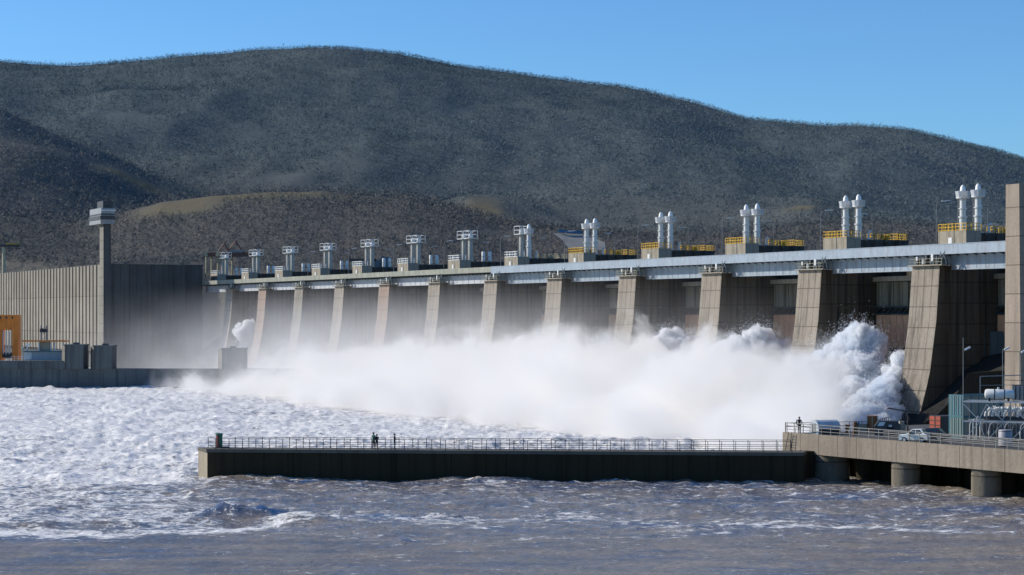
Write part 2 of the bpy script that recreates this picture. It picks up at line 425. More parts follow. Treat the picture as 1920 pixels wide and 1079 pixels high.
Z = wav*rough+.10*np.abs(fbm(WX/3.2, WY/1.8, 4, 150, .6))*rough*3-.1
boil = gauss(WX, WY, -8, 262, 34, 24)+.7*gauss(WX, WY, 20, 270, 26, 24)+.35*gauss(WX, WY, -60, 265, 40, 40)
Z += boil*(1.25*ridged(WX/11, WY/9, 5, 80, .55)+.5*fbm(WX/4, WY/2.5, 5, 83, .6)-.3)
Z += .8*np.maximum(behind, np.clip((560-IX)/260, 0, 1)*np.clip((WY-175)/30, 0, 1))*(.38*ridged(WX/9, WY/3.0, 5, 88, .55)+.3*fbm(WX/2.2, WY/1.2, 4, 89, .6)-.16)
for (px_, py_, a, sx, sy, an) in ((455, 968, 1.35, 5.2, 1.5, .18), (330, 978, .75, 4.5, 1.2, .1), (560, 975, .7, 3.2, 1.2, -.1),
        (760, 1014, .35, 1.4, .9, .1), (800, 966, .4, 4, 1.1, .12), (1000, 968, .35, 5, 1.1, .1), (200, 985, .5, 5, 1.2, 0),
        (130, 900, .6, 2.2, 1.8, .2), (345, 892, .7, 1.6, 1.5, 0), (1180, 980, .3, 5, 1.2, -.1), (60, 990, .5, 5, 1.3, 0), (1500, 965, .3, 6, 1.4, -.1)):
    q = G(px_, py_); gg = gauss(WX, WY, q.x, q.y, sx, sy, an)
    Z += a*gg*(.8+.5*fbm(WX/2.2, WY/1.6, 3, 91, .5))
# foam coverage; at left the white also stands for sun glare
blue = np.zeros_like(WX)  # sky reflection on wave faces, painted as dark blue water colour
for (px_, py_, v_, sx, sy) in ((455, 968, 1, 7.0, 1.6), (330, 972, .8, 5, 1.5), (765, 1013, .9, 1.9, .9), (700, 968, .6, 5, 1.6), (1000, 975, .5, 7, 1.5), (100, 1008, .6, 9, 2), (345, 893, .6, 2, 2),
        (1200, 915, .8, 16, 3.2), (700, 912, .55, 14, 2.0), (1600, 930, .8, 10, 5), (1850, 955, .9, 9, 5), (1450, 915, .7, 9, 3), (600, 905, .8, 13, 2.0), (1000, 906, .9, 14, 2.2), (1300, 909, .9, 12, 2.2), (250, 965, .7, 4, 1.2), (60, 1003, .7, 6, 1.2), (860, 972, .6, 3, 1), (1250, 985, .5, 6, 1.2), (1700, 990, .4, 12, 3), (200, 1030, .5, 9, 1.5)):
    q = G(px_, py_); blue = np.maximum(blue, v_*gauss(WX, WY, q.x, q.y, sx, sy)*np.clip(.85+1.0*fbm(WX/2.2, WY/1.6, 4, 120, .6), 0, 1.3))
blue = np.maximum(blue, .38*np.clip((fbm(WX/9, WY/4, 4, 130, .6)-.12)*3, 0, 1)*(WY < 225))
cov = .06+.17*np.clip((WY-160)/10, 0, 1)+.10*np.clip((WY-170)/50, 0, 1)+.16*fbm(WX/14, WY/9, 3, 140)
cov = np.maximum(cov, behind*.90)
leftm = np.clip((560-IX)/260, 0, 1)
cov = np.maximum(cov, leftm*np.clip((WY-178)/42, 0, 1)*.92)
cov = cov+.30*np.clip(behind+leftm, 0, 1)*np.clip((WY-190)/30, 0, 1)*fbm(WX/24, WY/13, 5, 160, .65)
cov = np.maximum(cov, leftm*np.clip((WY-162)/14, 0, 1)*.62)
def band(pts, wdt, v):
    xs = [p[0] for p in pts]; ys = [p[1] for p in pts]; yc = np.interp(IX, xs, ys, left=-999, right=-999)
    return v*np.exp(-((IY-yc+5*fbm(IX/50, IY/50, 2, 97))/wdt)**2)
for b in ((((-100, 1000), (200, 1003), (420, 992), (570, 972), (640, 966)), 9, .85), (((280, 965), (450, 950), (560, 960), (660, 972)), 6, .55),
          (((540, 968), (700, 968), (900, 982), (1100, 968), (1250, 985), (1500, 975)), 16, .50), (((-100, 975), (120, 960), (300, 985), (420, 985)), 22, .60), (((950, 1012), (1300, 1000), (1500, 1004)), 4, .4), (((950, 945), (1150, 930), (1300, 940)), 12, .30),
          (((1380, 985), (1560, 985), (1700, 992), (1850, 1000), (1990, 990)), 6, .62), (((1560, 975), (1700, 985), (1990, 1005)), 5, .4),
          (((600, 1010), (900, 1018), (1200, 1020)), 10, .22), (((390, 907), (700, 908), (1000, 912)), 4, .35),
          (((1300, 930), (1500, 925), (1700, 960)), 14, .28)):
    cov = np.maximum(cov, band(*b))
t = NT('river water'); c = t.coord(); cv = t.attr('foam')[2]
fine = t.noise(t.map(c, (.55, 1.0, 1), rot=(0, 0, .15)), 1.15, 7, .68, .6)
big = t.noise(t.map(c, (.4, .9, 1)), .22, 4, .6, .8)
f = t.math('ADD', t.math('MULTIPLY', fine, .75), t.math('MULTIPLY', big, .25))
r1 = t.noise(t.map(c, (.5, 1.1, 1), rot=(0, 0, .12)), .42, 5, .6, 1.2); r1 = t.math('SUBTRACT', 1, t.math('ABSOLUTE', t.math('SUBTRACT', t.math('MULTIPLY', r1, 2), 1)))
r2 = t.noise(t.map(c, (.6, 1.0, 1), (31, 7, 0), rot=(0, 0, -.2)), 1.1, 4, .6, 1.0); r2 = t.math('SUBTRACT', 1, t.math('ABSOLUTE', t.math('SUBTRACT', t.math('MULTIPLY', r2, 2), 1)))
fil = t.math('ADD', t.math('MULTIPLY', t.math('POWER', r1, 16), .135), t.math('MULTIPLY', t.math('POWER', r2, 12), .07))
f = t.math('ADD', f, fil)
thr = t.math('SUBTRACT', .70, t.math('MULTIPLY', cv, .33))
fm = t.math('MULTIPLY', t.math('SUBTRACT', f, thr), 9, clamp=True)
fl = t.noise(t.map(c, (.6, 1.3, 1), (3, 9, 0)), 2.6, 5, .65, .5)
fm = t.math('MULTIPLY', fm, t.ramp(fl, [(.34, .25), (.46, 1)]))
wcol = t.mix(t.ramp(t.noise(t.map(c, (.35, 1, 1)), .35, 4, .6), [(.35, 0), (.65, 1)]), (.175, .155, .14), (.34, .27, .19))
bl = t.attr('blue')[2]
wcol = t.mix(bl, wcol, t.mix(t.noise(c, 1.2, 4), (.008, .035, .11), (.05, .14, .30)))
fcol = t.mix(t.ramp(t.noise(c, .9, 6, .7), [(.35, 0), (.62, 1)]), (.80, .775, .72), (.99, .955, .89))
t.set(t.mix(fm, wcol, fcol), t.math('ADD', .16, t.math('MULTIPLY', fm, .5)), 0, .5)
t.bump(t.math('ADD', t.noise(t.map(c, (.7, 1, 1)), 1.6, 6, .62), t.math('MULTIPLY', fm, .35)), .55, .55)
M['water'] = t.m
river = link('river', grid_mesh('river', WX, WY, Z, M['water'], {'foam': np.clip(cov, 0, 1), 'blue': np.clip(blue, 0, 1)})); tag(river, kind='structure')
fw = MB().add([(-2500, 20, -1.2), (2500, 20, -1.2), (2500, 1000, -1.2), (-2500, 1000, -1.2)], [(0, 1, 2, 3)])
mesh = fw.mesh('river_bed', M['deck']); tag(link('river_bed', mesh), kind='structure')

#@@DAM
# ------------------------------------------------------------------ dam body
def prof(z):  # how far the pier face stands downstream at height z
    return float(np.interp(z, [-1, 0, 3, 8.6, 17, 25.7], [5.6, 5.1, 3.7, 2.0, .7, 0]))
zs = [-1, 0, 1.5, 3, 5, 7, 9, 11.5, 14, 17, 20, 23, 25.7]
L0 = -1.6*PITCH
b = MB()
x0, x1 = -(11.9*PITCH), 1.35*PITCH
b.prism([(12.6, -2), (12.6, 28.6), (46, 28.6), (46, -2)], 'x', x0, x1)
body = thing('dam_wall', 'massive shaded concrete dam wall behind the row of spillway piers', 'dam', dam(0), RZ)
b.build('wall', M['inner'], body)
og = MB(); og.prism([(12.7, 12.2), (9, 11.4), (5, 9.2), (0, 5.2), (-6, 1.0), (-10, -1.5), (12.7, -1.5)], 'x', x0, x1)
og.build('spillway', concrete('shaded spillway concrete', (.03, .03, .028), .5, .6), body)  # near-black colour paints bay shade over the sunlit slope
rd = MB(); rd.box(x0, x1, 19.3, 46, 28.62, 29.0); rd.build('roadway', M['deck'], body)

# piers
def pier_mesh(mat):
    m = MB(); poly = [(-prof(z), z) for z in zs]+[(20, 25.7), (20, -1)]
    m.prism(poly, 'x', 0, 7); me = m.mesh('column', mat); 
    me.materials.append(M['pier_shade']); 
    for p in me.polygons:
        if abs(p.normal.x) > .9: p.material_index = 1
    return me
t_ = concrete('shaded pier flank concrete', (.115, .095, .068), .8, .9, 3.3, 0); M['pier_shade'] = t_  # shade on the pier sides painted as a darker concrete
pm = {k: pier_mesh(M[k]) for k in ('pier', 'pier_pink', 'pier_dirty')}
rib = MB(); rib.box(7, 7.7, 6.4, 7.6, 3, 25.6).box(-.7, 0, 6.4, 7.6, 3, 25.6).box(7, 7.5, 8.9, 9.5, 5, 25.6).box(-.5, 0, 8.9, 9.5, 5, 25.6)
ribm = [i_.mesh('buttress_rib', M['pier_shade']) for i_ in islands(rib)]
def rail(m, pts, h=1.1, post=1.4, r=.05, levels=(1.0, .5), z0=0, first=True):
    for a, b_ in zip(pts[:-1], pts[1:]):
        a, b_ = Vector(a), Vector(b_); L = (b_-a).length; k = max(1, round(L/post))
        for j in range(k+1):
            p = a.lerp(b_, j/k); m.bar(p, p+Vector((0, 0, h)), r, 4)
        for lv in levels:
            m.bar(a+Vector((0, 0, h*lv)), b_+Vector((0, 0, h*lv)), r*.85, 4)
    return m
prn = rail(MB(), [(.1, 3, 25.75), (.1, -.7, 25.75), (6.9, -.7, 25.75), (8.3, -.7, 25.75), (8.3, 1, 25.75)], 1.05, 1.4, .04, (1, .5)).mesh('platform_railing', M['cream'])
plat = MB().box(-.1, 7.1, -.8, 1.4, 25.702, 25.86).box(7.1, 8.4, -.8, 1.2, 25.702, 25.86).mesh('platform', M['house'])
mach = MB()
for k, xx in enumerate((.9, 2.4, 3.1, 5.0, 5.8)):
    mach.box(xx, xx+.42, .1, .7, 25.9, 26.9+.25*(k % 3)).bar((xx+.2, .3, 26.8), (xx+.2, .3, 27.5+.2*(k % 2)), .13, 6)
mach.path([(6.6, 0, 26), (7.0, 0, 27.2), (7.9, 0, 27.5), (8.6, 0, 26.6), (8.8, 0, 25.6)], .14).bar((7.3, .1, 25.9), (8.2, .1, 27.9), .16).bar((7.8, -.1, 25.9), (7.1, .1, 28.0), .12)
machm = [i_.mesh('gate_machinery', M['bluedark']) for i_ in islands(mach)]
mach2 = MB().box(5.0, 5.55, -.2, .35, 26.4, 27.5).box(1.2, 1.6, -.2, .2, 26.6, 27.2).box(2.9, 3.3, -.3, .1, 26, 26.7)
mach2 = [i_.mesh('machinery_casing', M['steel']) for i_ in islands(mach2)]
looks = {0: 'with long dark rust streaks down its lit face', 1: 'with fine dark streaks, left of the tallest splash', 2: 'with moss stains under its small platform', 3: 'stained dark below the railing top, beside the brown gate', 4: 'plain grey face', 5: 'plain grey face rising from the white mist', 6: 'pale face half lost in mist', 7: 'reddish face above the mist', 8: 'grey face with narrow dark joints', 9: 'dirty face with dark patchy stains', 10: 'pinkish face with a yellowed top', 11: 'small pale face beside the far concrete wall'}
for i in range(12):
    kind = {7: 'pier_pink', 10: 'pier_pink', 9: 'pier_dirty', 8: 'pier'}.get(i, 'pier')
    pr = thing('spillway_pier', '%s spillway pier, %s' % (nth(i, 12), looks[i]), 'pier', dam(i), RZ, 'spillway piers of the dam')
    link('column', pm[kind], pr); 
    for q_ in ribm: link('buttress_rib', q_, pr)
    link('platform', plat, pr); link('platform_railing', prn, pr); 
    for q_ in machm: link('gate_machinery', q_, pr)
    for q_ in mach2: link('machinery_casing', q_, pr)

# bridge spans
def span_parts(new):
    a, bb = .0, PITCH
    if new:
        par = MB().box(-PITCH+3.6, 3.58, 0, .22, 27.45, 29.0).box(-PITCH+3.6, 3.58, -.06, .3, 28.98, 29.08)
        gir = MB().box(-PITCH+3.62, 3.56, 2.3, 2.55, 25.15, 27.6).box(-PITCH+3.62, 3.56, 2.2, 2.9, 25.02, 25.16)
        for k in range(15):
            xx = -PITCH+4.6+k*2.12; gir.box(xx, xx+.05, 2.25, 2.31, 25.2, 27.4)
    else:
        par = MB().box(-PITCH+3.6, 3.55, 0, .25, 27.75, 29.0)
        gir = MB().box(-PITCH+3.9, 3.2, 2.2, 2.5, 25.3, 27.75)
        for k in range(9):
            xx = -PITCH+5.4+k*3.3; gir.box(xx, xx+.07, 2.13, 2.21, 25.35, 27.6)
    gir.cur = 1; br = gir
    for k in range(15):
        xx = -PITCH+4.6+k*2.12; br.prism([(2.3, 27.68), (.3, 27.68), (2.3, 27.2)], 'x', xx, xx+.12)
    dk = MB().box(-PITCH+3.6, 3.58, .24, 5.1, 27.7, 28.86)
    return (par, gir, dk)
sp_new = [m.mesh(n_, mt) for m, n_, mt in zip(span_parts(True), ('parapet', 'girder', 'deck_slab'), (M['blue'], [M['blue'], M['bluedark']], M['deck']))]
sp_old = [m.mesh(n_, mt) for m, n_, mt in zip(span_parts(False), ('parapet', 'girder', 'deck_slab'), (M['conc_rail'], [M['whiteweb'], M['bluedark']], M['deck']))]
for i in range(-1, 12):
    new = i < 5
    label = ('pale blue steel bridge span %s' if new else 'bridge span with mossy parapet %s') % \
        ('cut by the tall pillar at the right' if i == -1 else 'between the %s and %s piers from the right' % (ORD[i], ORD[i+1]) if i < 11 else 'at the far wall, leftmost of all spans')
    s = thing('bridge_span', label, 'bridge span', dam(i), RZ, 'bridge spans along the dam crest')
    for me_, nm in zip(sp_new if new else sp_old, ('parapet', 'girder', 'bracket', 'deck_slab')): link(nm, me_, s)

# gates between the piers (gate i stands left of pier i)
lo = MB()
for k in range(13):
    a = -24.9+k*24.8/13; lo.prism([(12.0, 12.3), (11.6, 12.3), (11.3, 15), (11.35, 17.9), (12.0, 17.9)], 'x', a+.06, a+24.8/13-.06)
lo.box(-24.9, -.1, 11.75, 12.2, 12.2, 17.95)
lom = lo.mesh('lower_leaf', M['rust'])
tr = MB()
for zz in (18.1, 19.3): tr.bar((-24.9, 11.2, zz), (-.1, 11.2, zz), .14)
for k in range(16): tr.bar((-24.9+k*1.55, 11.2, 18.1), (-24.9+(k+1)*1.55, 11.2, 19.3), .09)
tr.box(-24.9, -.1, 10.9, 11.9, 18.0, 18.12)
trm = tr.mesh('truss', M['bluedark'])
up = MB().box(-24.9, -.1, 11.5, 12.1, 19.4, 23.6)
for k in range(6): up.box(-24.5+k*4.2, -24.2+k*4.2, 11.3, 11.5, 19.4, 23.6)
upm = up.mesh('upper_leaf', M['olive'])
tb = MB(); 
for k in range(12):
    a, b_ = -24.9+k*24.8/12, -24.9+(k+1)*24.8/12
    fz = lambda x: 10.6-1.5*math.sin(math.pi*(x+24.9)/24.8)
    tb.add([(a, fz(a), 23.7), (b_, fz(b_), 23.7), (b_, fz(b_), 24.5), (a, fz(a), 24.5), (a, 12, 23.7), (b_, 12, 23.7), (b_, 12, 24.5), (a, 12, 24.5)],
           [(0, 1, 2, 3), (3, 2, 6, 7), (0, 4, 5, 1)])
tbm = tb.mesh('top_beam', M['house'])
for i in range(-1, 12):
    if i < 11:
        gt = thing('spillway_gate', 'rusty brown two-leaf spillway gate in the %s bay from the right' % ORD[i+1], 'gate', dam(i), RZ, 'gates between the spillway piers')
        link('lower_leaf', lom, gt); link('truss', trm, gt); link('upper_leaf', upm, gt); link('top_beam', tbm, gt)

# control houses
def hyd_new():
    r = thing('hydraulic_cylinder', 'x', 'cylinder', group='white hydraulic cylinders above the gates')
    m = MB().lathe([(.85, 0), (.85, .15), (.55, .16), (.55, 2.6), (.72, 2.62), (.72, 2.85), (.5, 2.87), (.5, 4.0), (.68, 4.02), (.68, 4.2), (.48, 4.22), (.48, 5.6)], n=14)
    m.build('column', M['steel'], r, True)
    MB().lathe([(.48, 5.6), (1.05, 5.75), (1.1, 5.95), (.5, 5.96)], n=14).build('platform', M['white'], r, True)
    k = MB().lathe([(1.12, 5.95), (1.28, 6.9), (1.24, 6.9), (1.08, 5.95)], n=10); k.build('basket', M['silver'], r)
    MB().lathe([(.5, 5.96), (.55, 6.9), (.45, 7.1), (.42, 7.5), (.25, 7.85), (.08, 7.95)], n=12).build('cap', M['white'], r, True)
    l = MB()
    for xx in (-1.0, -.65): l.bar((xx, -.2, 0), (xx, -.2, 6), .04, 4)
    for q in range(14): l.bar((-1.0, -.2, .3+q*.42), (-.65, -.2, .3+q*.42), .03, 4)
    l.build('ladder', M['railgrey'], r)
    return r
def hyd_old():
    r = thing('hydraulic_cylinder', 'x', 'cylinder', group='grey caged hydraulic cylinders above the gates')
    MB().lathe([(.8, 0), (.8, .15), (.55, .16), (.55, 3.1), (.62, 3.12), (.62, 3.25), (.55, 3.27), (.55, 5.7)], n=12).build('column', M['dullsteel'], r, True)
    m = MB()
    for xx in (-1.5, 1.5):
        for yy in (-1.2, 1.2): m.bar((xx, yy, 5.7), (xx, yy, 7.6), .07, 4)
    for zz in (5.75, 6.7, 7.6):
        m.path([(-1.5, -1.2, zz), (1.5, -1.2, zz), (1.5, 1.2, zz), (-1.5, 1.2, zz), (-1.5, -1.2, zz)], .08, 4)
    m.box(-1.5, 1.5, -1.2, 1.2, 5.6, 5.72); m.build('cage', M['steel'], r)
    MB().lathe([(.6, 5.72), (.6, 6.5), (.35, 6.9), (.1, 7.1)], n=10).build('cap', M['white'], r, True)
    l = MB()
    for xx in (-1.25, -.8): l.bar((xx, -.3, 0), (xx, -.3, 5.6), .05, 4)
    for q in range(16): l.bar((-1.25, -.3, .2+q*.34), (-.8, -.3, .2+q*.34), .04, 4)
    l.build('ladder', M['railgrey'], r)
    return r
HT = 31.35
hb = MB().box(0, 7, 5.2, 8.2, 29.0, HT).mesh('front_block', M['house'])
hbk = MB().box(.1, 7.05, 8.22, 18.4, 29.0, HT-.35).box(7.05, 7.6, 9, 9.6, 29, HT-.5).box(7.05, 7.6, 11, 11.5, 29, HT-.5).box(7.05, 7.5, 13.3, 13.8, 29, HT-.5).box(7.05, 7.7, 15.6, 16.0, 29, HT-.3).mesh('rear_block', M['house_shaded'])
door = MB().box(2.6, 3.5, 5.12, 5.2, 29.02, 30.3).mesh('door', M['white'])
ry = rail(MB(), [(0, 8.2, HT), (0, 5.25, HT), (7, 5.25, HT), (7, 8.2, HT)], 1.15, .9, .07, (1, .55, .1)).mesh('railing', M['yellow'])
rw = rail(MB(), [(0, 8.2, HT), (0, 5.25, HT), (6.8, 5.25, HT), (6.8, 7, HT)], 1.2, 1.4, .1, (1, .5, .05)).mesh('railing', M['white'])
def rear_rail(mt):
    m = MB(); z = HT-.35
    rail(m, [(5, 11.0, z), (7, 11.0, z), (7, 12.6, z), (5, 12.6, z)], 1.05, .8, .06, (1, .55))
    rail(m, [(5, 13.4, z), (7, 13.4, z), (7, 14.8, z), (5, 14.8, z)], 1.0, .7, .06, (1, .7, .4))
    rail(m, [(4, 16.2, z), (7, 16.2, z), (7, 18.3, z), (4, 18.3, z)], 1.15, .6, .06, (1, .55, .2))
    m.box(5.5, 6.6, 13.8, 14.4, z, z+.8)
    return m.mesh('rear_railing', mt)
rry, rrw = rear_rail(M['yellow']), rear_rail(M['cream'])
pn, po = hyd_new(), hyd_old(); fn = fo = True
vent = thing('vent_pipe', 'x', 'pipe', group='white vent pipes beside the cylinders')
MB().path([(0, 0, 0), (0, 0, 1.0), (.1, 0, 1.35), (.4, 0, 1.5), (.65, 0, 1.35)], .2, 8).build('pipe', M['white'], vent, True)
MB().lathe([(.36, 0), (.36, .3), (.25, .32)], n=8).build('flange', M['steel'], vent)
tank = thing('pressure_tank', 'x', 'tank', group='upright white pressure tanks on the old control houses')
MB().lathe([(.1, 0), (.42, .1), (.45, .3), (.45, 2.3), (.35, 2.5), (.05, 2.6)], n=10).build('shell', M['white'], tank, True)
MB().lathe([(.48, 1.2), (.48, 1.3), (.47, 1.3)], n=10).build('band', M['grey'], tank)
fv = ft = True
cyl_side = ['left', 'right']
for i in range(13):
    new = i <= 5
    lab = '%s control house, with %s' % (nth(i), 'yellow railings on a brown concrete block' if i < 5 else 'pale and yellow railings mixed' if i == 5 else 'white front railing on a tan block')
    h = thing('control_house', lab, 'control house', dam(i), RZ, 'control houses along the dam crest')
    link('front_block', hb, h); link('rear_block', hbk, h)
    if i in (0, 3, 4, 5, 6, 7, 8, 9, 10, 11): link('door', door, h)
    link('railing', ry if i < 5 else rw, h); 
    if i <= 5: link('rear_railing', rry if i < 5 else rrw, h)
    for k, xx in enumerate((1.6, 5.4)):
        isnew = i < 5 or (i == 5 and k == 1)
        pos = dam(i, xx, 8.9 if isnew else 8.9, HT-.35)
        lbl = '%s of the two %s cylinders on the %s control house' % (cyl_side[k], 'white basket-topped' if isnew else 'grey cage-topped', nth(i))
        if isnew: place(pn, fn, pos, RZ, lbl); fn = False
        else: place(po, fo, pos, RZ, lbl); fo = False
    if i <= 5:
        place(vent, fv, dam(i, 6.2, 10.4, HT-.35), RZ, 'small white gooseneck vent pipe on the %s control house' % nth(i)); fv = False
    else:
        for k, yy in enumerate((12.2, 13.9)):
            place(tank, ft, dam(i, 5.8, yy, HT-.35), RZ, '%s upright white tank on the %s control house' % (cyl_side[k], nth(i))); ft = False
# crest lamps
def lamp_proto(side, group):
    r = thing('street_lamp', 'x', 'street lamp', group=group)
    MB().bar((0, 0, 0), (0, 0, 6.6), .1, 6, .06).path([(0, 0, 6.6), (side*.25, 0, 7.05), (side*.9, 0, 7.25)], .05, 5).build('pole', M['railgrey'], r)
    MB().prism([(side*.8, 7.15), (side*2.3, 7.3), (side*2.3, 7.42), (side*.8, 7.36)], 'y', -.16, .16).build('lamp_head', M['steel'], r)
    return r
l1 = lamp_proto(1, 'lamps on the near side of the crest road'); l2 = lamp_proto(-1, 'lamps on the far side of the crest road')
for i in range(0, 10):
    place(l1, i == 0, dam(i, 2.1, 3.2, 28.9), 0, 'lamp with its arm to the right, beside the %s control house' % nth(i))
for i in range(0, 10):
    place(l2, i == 0, dam(i, -5.7, 20, 29.0), 0, 'lamp with its arm to the left, behind the %s control house' % nth(i))

# tall pillar at the right
pq = P(1886, 700, 292); pl = MB(); 
pl.add([(-.35, 0, 0), (3.3, 0, 0), (3.3, 7, 0), (-.35, 7, 0), (0, 0, 37), (2.9, 0, 37), (2.9, 7, 37), (0, 7, 37)],
       [(0, 1, 5, 4), (1, 2, 6, 5), (2, 3, 7, 6), (3, 0, 4, 7), (4, 5, 6, 7)])
M['pillar'] = concrete('pillar concrete', (.34, .28, .22), .3, .4, 4.2)
o = pl.build('concrete_pillar', M['pillar'], None, False, (pq.x, pq.y, 0), RZ); tag(o, 'tall plain brown concrete pillar at the right edge, rising in front of the bridge', 'pillar')
# shadow black surface and steel panel in the right bay
tw = MB(); A = [(1700, 830), (1722, 800), (1757, 778), (1788, 748), (1803, 724), (1814, 700), (1960, 690), (1960, 830)]
vs = [P(px, py, 306-(px-1722)*.03) for px, py in A]; back = [v+Vector((6, 12, 0)) for v in vs]; n_ = len(vs)
tw.add(vs+back, [tuple(range(n_))]+[(k, (k+1) % n_, n_+(k+1) % n_, n_+k) for k in range(n_)])
M['shadowblack'] = concrete('shadow black surface', (.012, .013, .011), .5, .6)  # near-black surface modelled and coloured as the shadow at the pier foot
tag(tw.build('shadow_shape', M['shadowblack']), 'near-black curved shape standing for shadow at the foot of the rightmost pier', 'wall')
pn_ = MB(); 
for k in range(5): pn_.box(k*1.2, k*1.2+1.1, -.15, 0, 0, 6.8)
pn_.box(-.1, 6.1, 0, .1, 0, 6.9)
q = P(1828, 700, 318); tag(pn_.build('corrugated_screen', painted('dark teal steel', (.04, .065, .075), .5), None, False, (q.x, q.y, 8.4), R(-10)), 'dark blue-grey corrugated steel panel in the bay left of the tall pillar', 'panel')

#@@LEFT
# ------------------------------------------------------------------ powerhouse and lock works at the left
pc = dam(11.78, 0, -31.5)
ph = thing('powerhouse', 'huge flat-roofed concrete powerhouse with closely spaced upright fins on its lit face', 'building', pc, RZ)
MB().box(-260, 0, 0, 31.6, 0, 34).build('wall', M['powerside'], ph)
m = MB()
for k in range(56): m.box(-4.6*k-3.1, -4.6*k-.2, -1.5, -.02, 6, 34.15)
each(m, 'fin', M['fin'], ph)
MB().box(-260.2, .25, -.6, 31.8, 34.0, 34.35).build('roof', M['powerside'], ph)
m = MB()
for k in range(4): m.box(.02, .6, 8.4+k*6.0, 8.9+k*6.0, 6, 33.9)
each(m, 'pilaster', M['powerside'], ph)
M['towercab'] = painted('tower cladding', (.27, .29, .30), .6)
tw_ = thing('control_tower', 'tall slim control tower with a wide white-banded cabin above the powerhouse corner', 'tower', pc, RZ)
M['towersh'] = concrete('tower shaft', (.25, .235, .20), .4, .5, 3)
m = MB().box(-4.6, .2, -1.55, .9, 4, 48); me = m.mesh('shaft', M['towersh']); me.materials.append(M['powerside'])
for p in me.polygons:
    if p.normal.x > .9 or p.normal.y > .9: p.material_index = 1  # shaft sides away from the sun get the shade-dark concrete
link('shaft', me, tw_)
MB().box(-12.5, 2.2, -2.8, 1.7, 49.8, 52.3).build('cabin', M['towercab'], tw_)
MB().box(-12.5, 2.0, -2.9, 1.5, 47.2, 49.6).build('lower_gallery', M['grey'], tw_)
MB().box(-12.7, 2.2, -3.1, 1.7, 48.6, 49.7).build('gallery_shade', M['darkgrey'], tw_)
MB().box(-12.55, 2.25, -2.85, 1.75, 50.0, 50.5).build('window_band', M['darkgrey'], tw_)
MB().box(-6, 1.4, -2, 1.2, 52.4, 54.6).bar((-1, 0, 54.6), (-1, 0, 57), .12).build('roof_house', M['darkgrey'], tw_)
MB().box(2.42, 2.6, -3.0, 1.9, 51.4, 51.7).build('trim', M['white'], tw_)
# far guide wall
M['farwall'] = concrete('far guide wall concrete', (.13, .145, .145), .4, .6)
q0, q1 = P(-120, 700, 491), P(560, 700, 491)
fg = thing('guide_wall', 'long low far guide wall at the water edge, below the powerhouse', 'wall', (0, 491, 0))
MB().box(q0.x, q1.x, 0, 5, -1, 4.6).build('wall', M['farwall'], fg)
MB().box(q0.x, P(155, 0, 491).x, -.4, 6, 4.6, 6.6).build('quay', M['farwall'], fg)
for n_, (a, b_, top, lab) in enumerate(((113, 157, 648, 'left of the pair'), (167, 210, 650, 'right of the pair'), (407, 458, 655, 'standing alone at the wall end'))):
    xa, xb = P(a, 0, 491).x, P(b_, 0, 491).x; zt = CH+(HZ-top)/F*491
    bl = thing('lock_block', 'square concrete block house on the far guide wall, %s' % lab, 'block house', (xa, 491, 0), 0, 'block houses on the far guide wall')
    MB().box(1.3, xb-xa, -.8, 5.8, 4.5, zt).build('wall', M['farwall'], bl)
    MB().add([(1.29, -.8, 4.5), (1.29, -.8, zt), (0, 1.8, zt), (0, 1.8, 4.5), (0, 5, zt), (0, 5, 4.5), (1.29, 5.8, zt), (1.29, 5.8, 4.5)], [(0, 1, 2, 3), (3, 2, 4, 5), (5, 4, 6, 7), (1, 6, 4, 2)]).build('lit_end', M['towersh'], bl)  # sunlight on the block's end painted as a paler concrete
    MB().box(1.0, xb-xa+.2, -.95, 5.95, zt, zt+.25).box(3, 4.4, 1, 2, zt+.25, zt+.7).build('roof', M['farwall'], bl)
# orange gantry crane
q = P(-8, 700, 500); s = 500/F
oc = thing('gantry_crane', 'orange portal gantry crane on the quay at the left edge', 'crane', (q.x, 500, 6.5))
m = MB().box(0, 5.6, 0, 3, 7.6, 11.4); m.build('head_beam', M['orange'], oc)
for xx in (0, 4.1): MB().box(xx, xx+1.5, 0, 3, 0, 7.6).build('leg', M['orange'], oc)
m = MB()
for xx in (1.7, 2.5, 3.3): m.bar((xx, .5, 1.5), (xx, .5, 7.4), .18)
each(m, 'hoist_cable', M['steel'], oc)
MB().box(1.6, 3.9, .5, 2, .6, 1.9).build('hoist_block', M['darkgrey'], oc)
MB().box(-.3, .9, -.5, 0, 9.2, 10.6).build('cab', M['yellow'], oc)
m = MB()
for k in range(3): m.box(1+k*1.5, 1.4+k*1.5, -.04, 0, 10.4, 11)
each(m, 'vent', M['darkgrey'], oc)
# quay house
q = P(46, 690, 497)
qh = thing('quay_building', 'low pale blue quay building with a flat canopy between crane and block house', 'building', (q.x, 497, 6.6))
MB().box(0, 9.2, 0, 4, 0, 2.1).build('wall', painted('pale blue cladding', (.36, .42, .46)), qh)
MB().box(-.1, 1.8, -.1, 0, .2, 2.0).build('window', M['white'], qh)
MB().box(-.4, 9.6, -.5, 4.5, 2.1, 2.3).build('roof', M['teal'], qh)
m = MB()
for xx in (.3, 3.2, 6.2, 7.1, 9.3): m.box(xx, xx+.28, 1, 1.3, 2.3, 4.6)
each(m, 'canopy_post', M['white'], qh)
MB().box(-.6, 10.4, .2, 3, 4.6, 4.95).build('canopy', M['orange'], qh)
MB().box(3.2, 6.2, 1.5, 1.7, 2.3, 4.6).build('screen', M['beige'], qh)
q = P(66, 690, 497); ms = thing('hoist_frame', 'grey twin-post steel hoist frame standing against the powerhouse fins', 'frame', (q.x, 503, 6.6))
m = MB()
for xx in (0, 1.4): m.bar((xx, 0, 0), (xx, 0, 8.6), .14)
for k in range(6): m.bar((0, 0, 1+k*1.3), (1.4, 0, 2.1+k*1.3), .07)
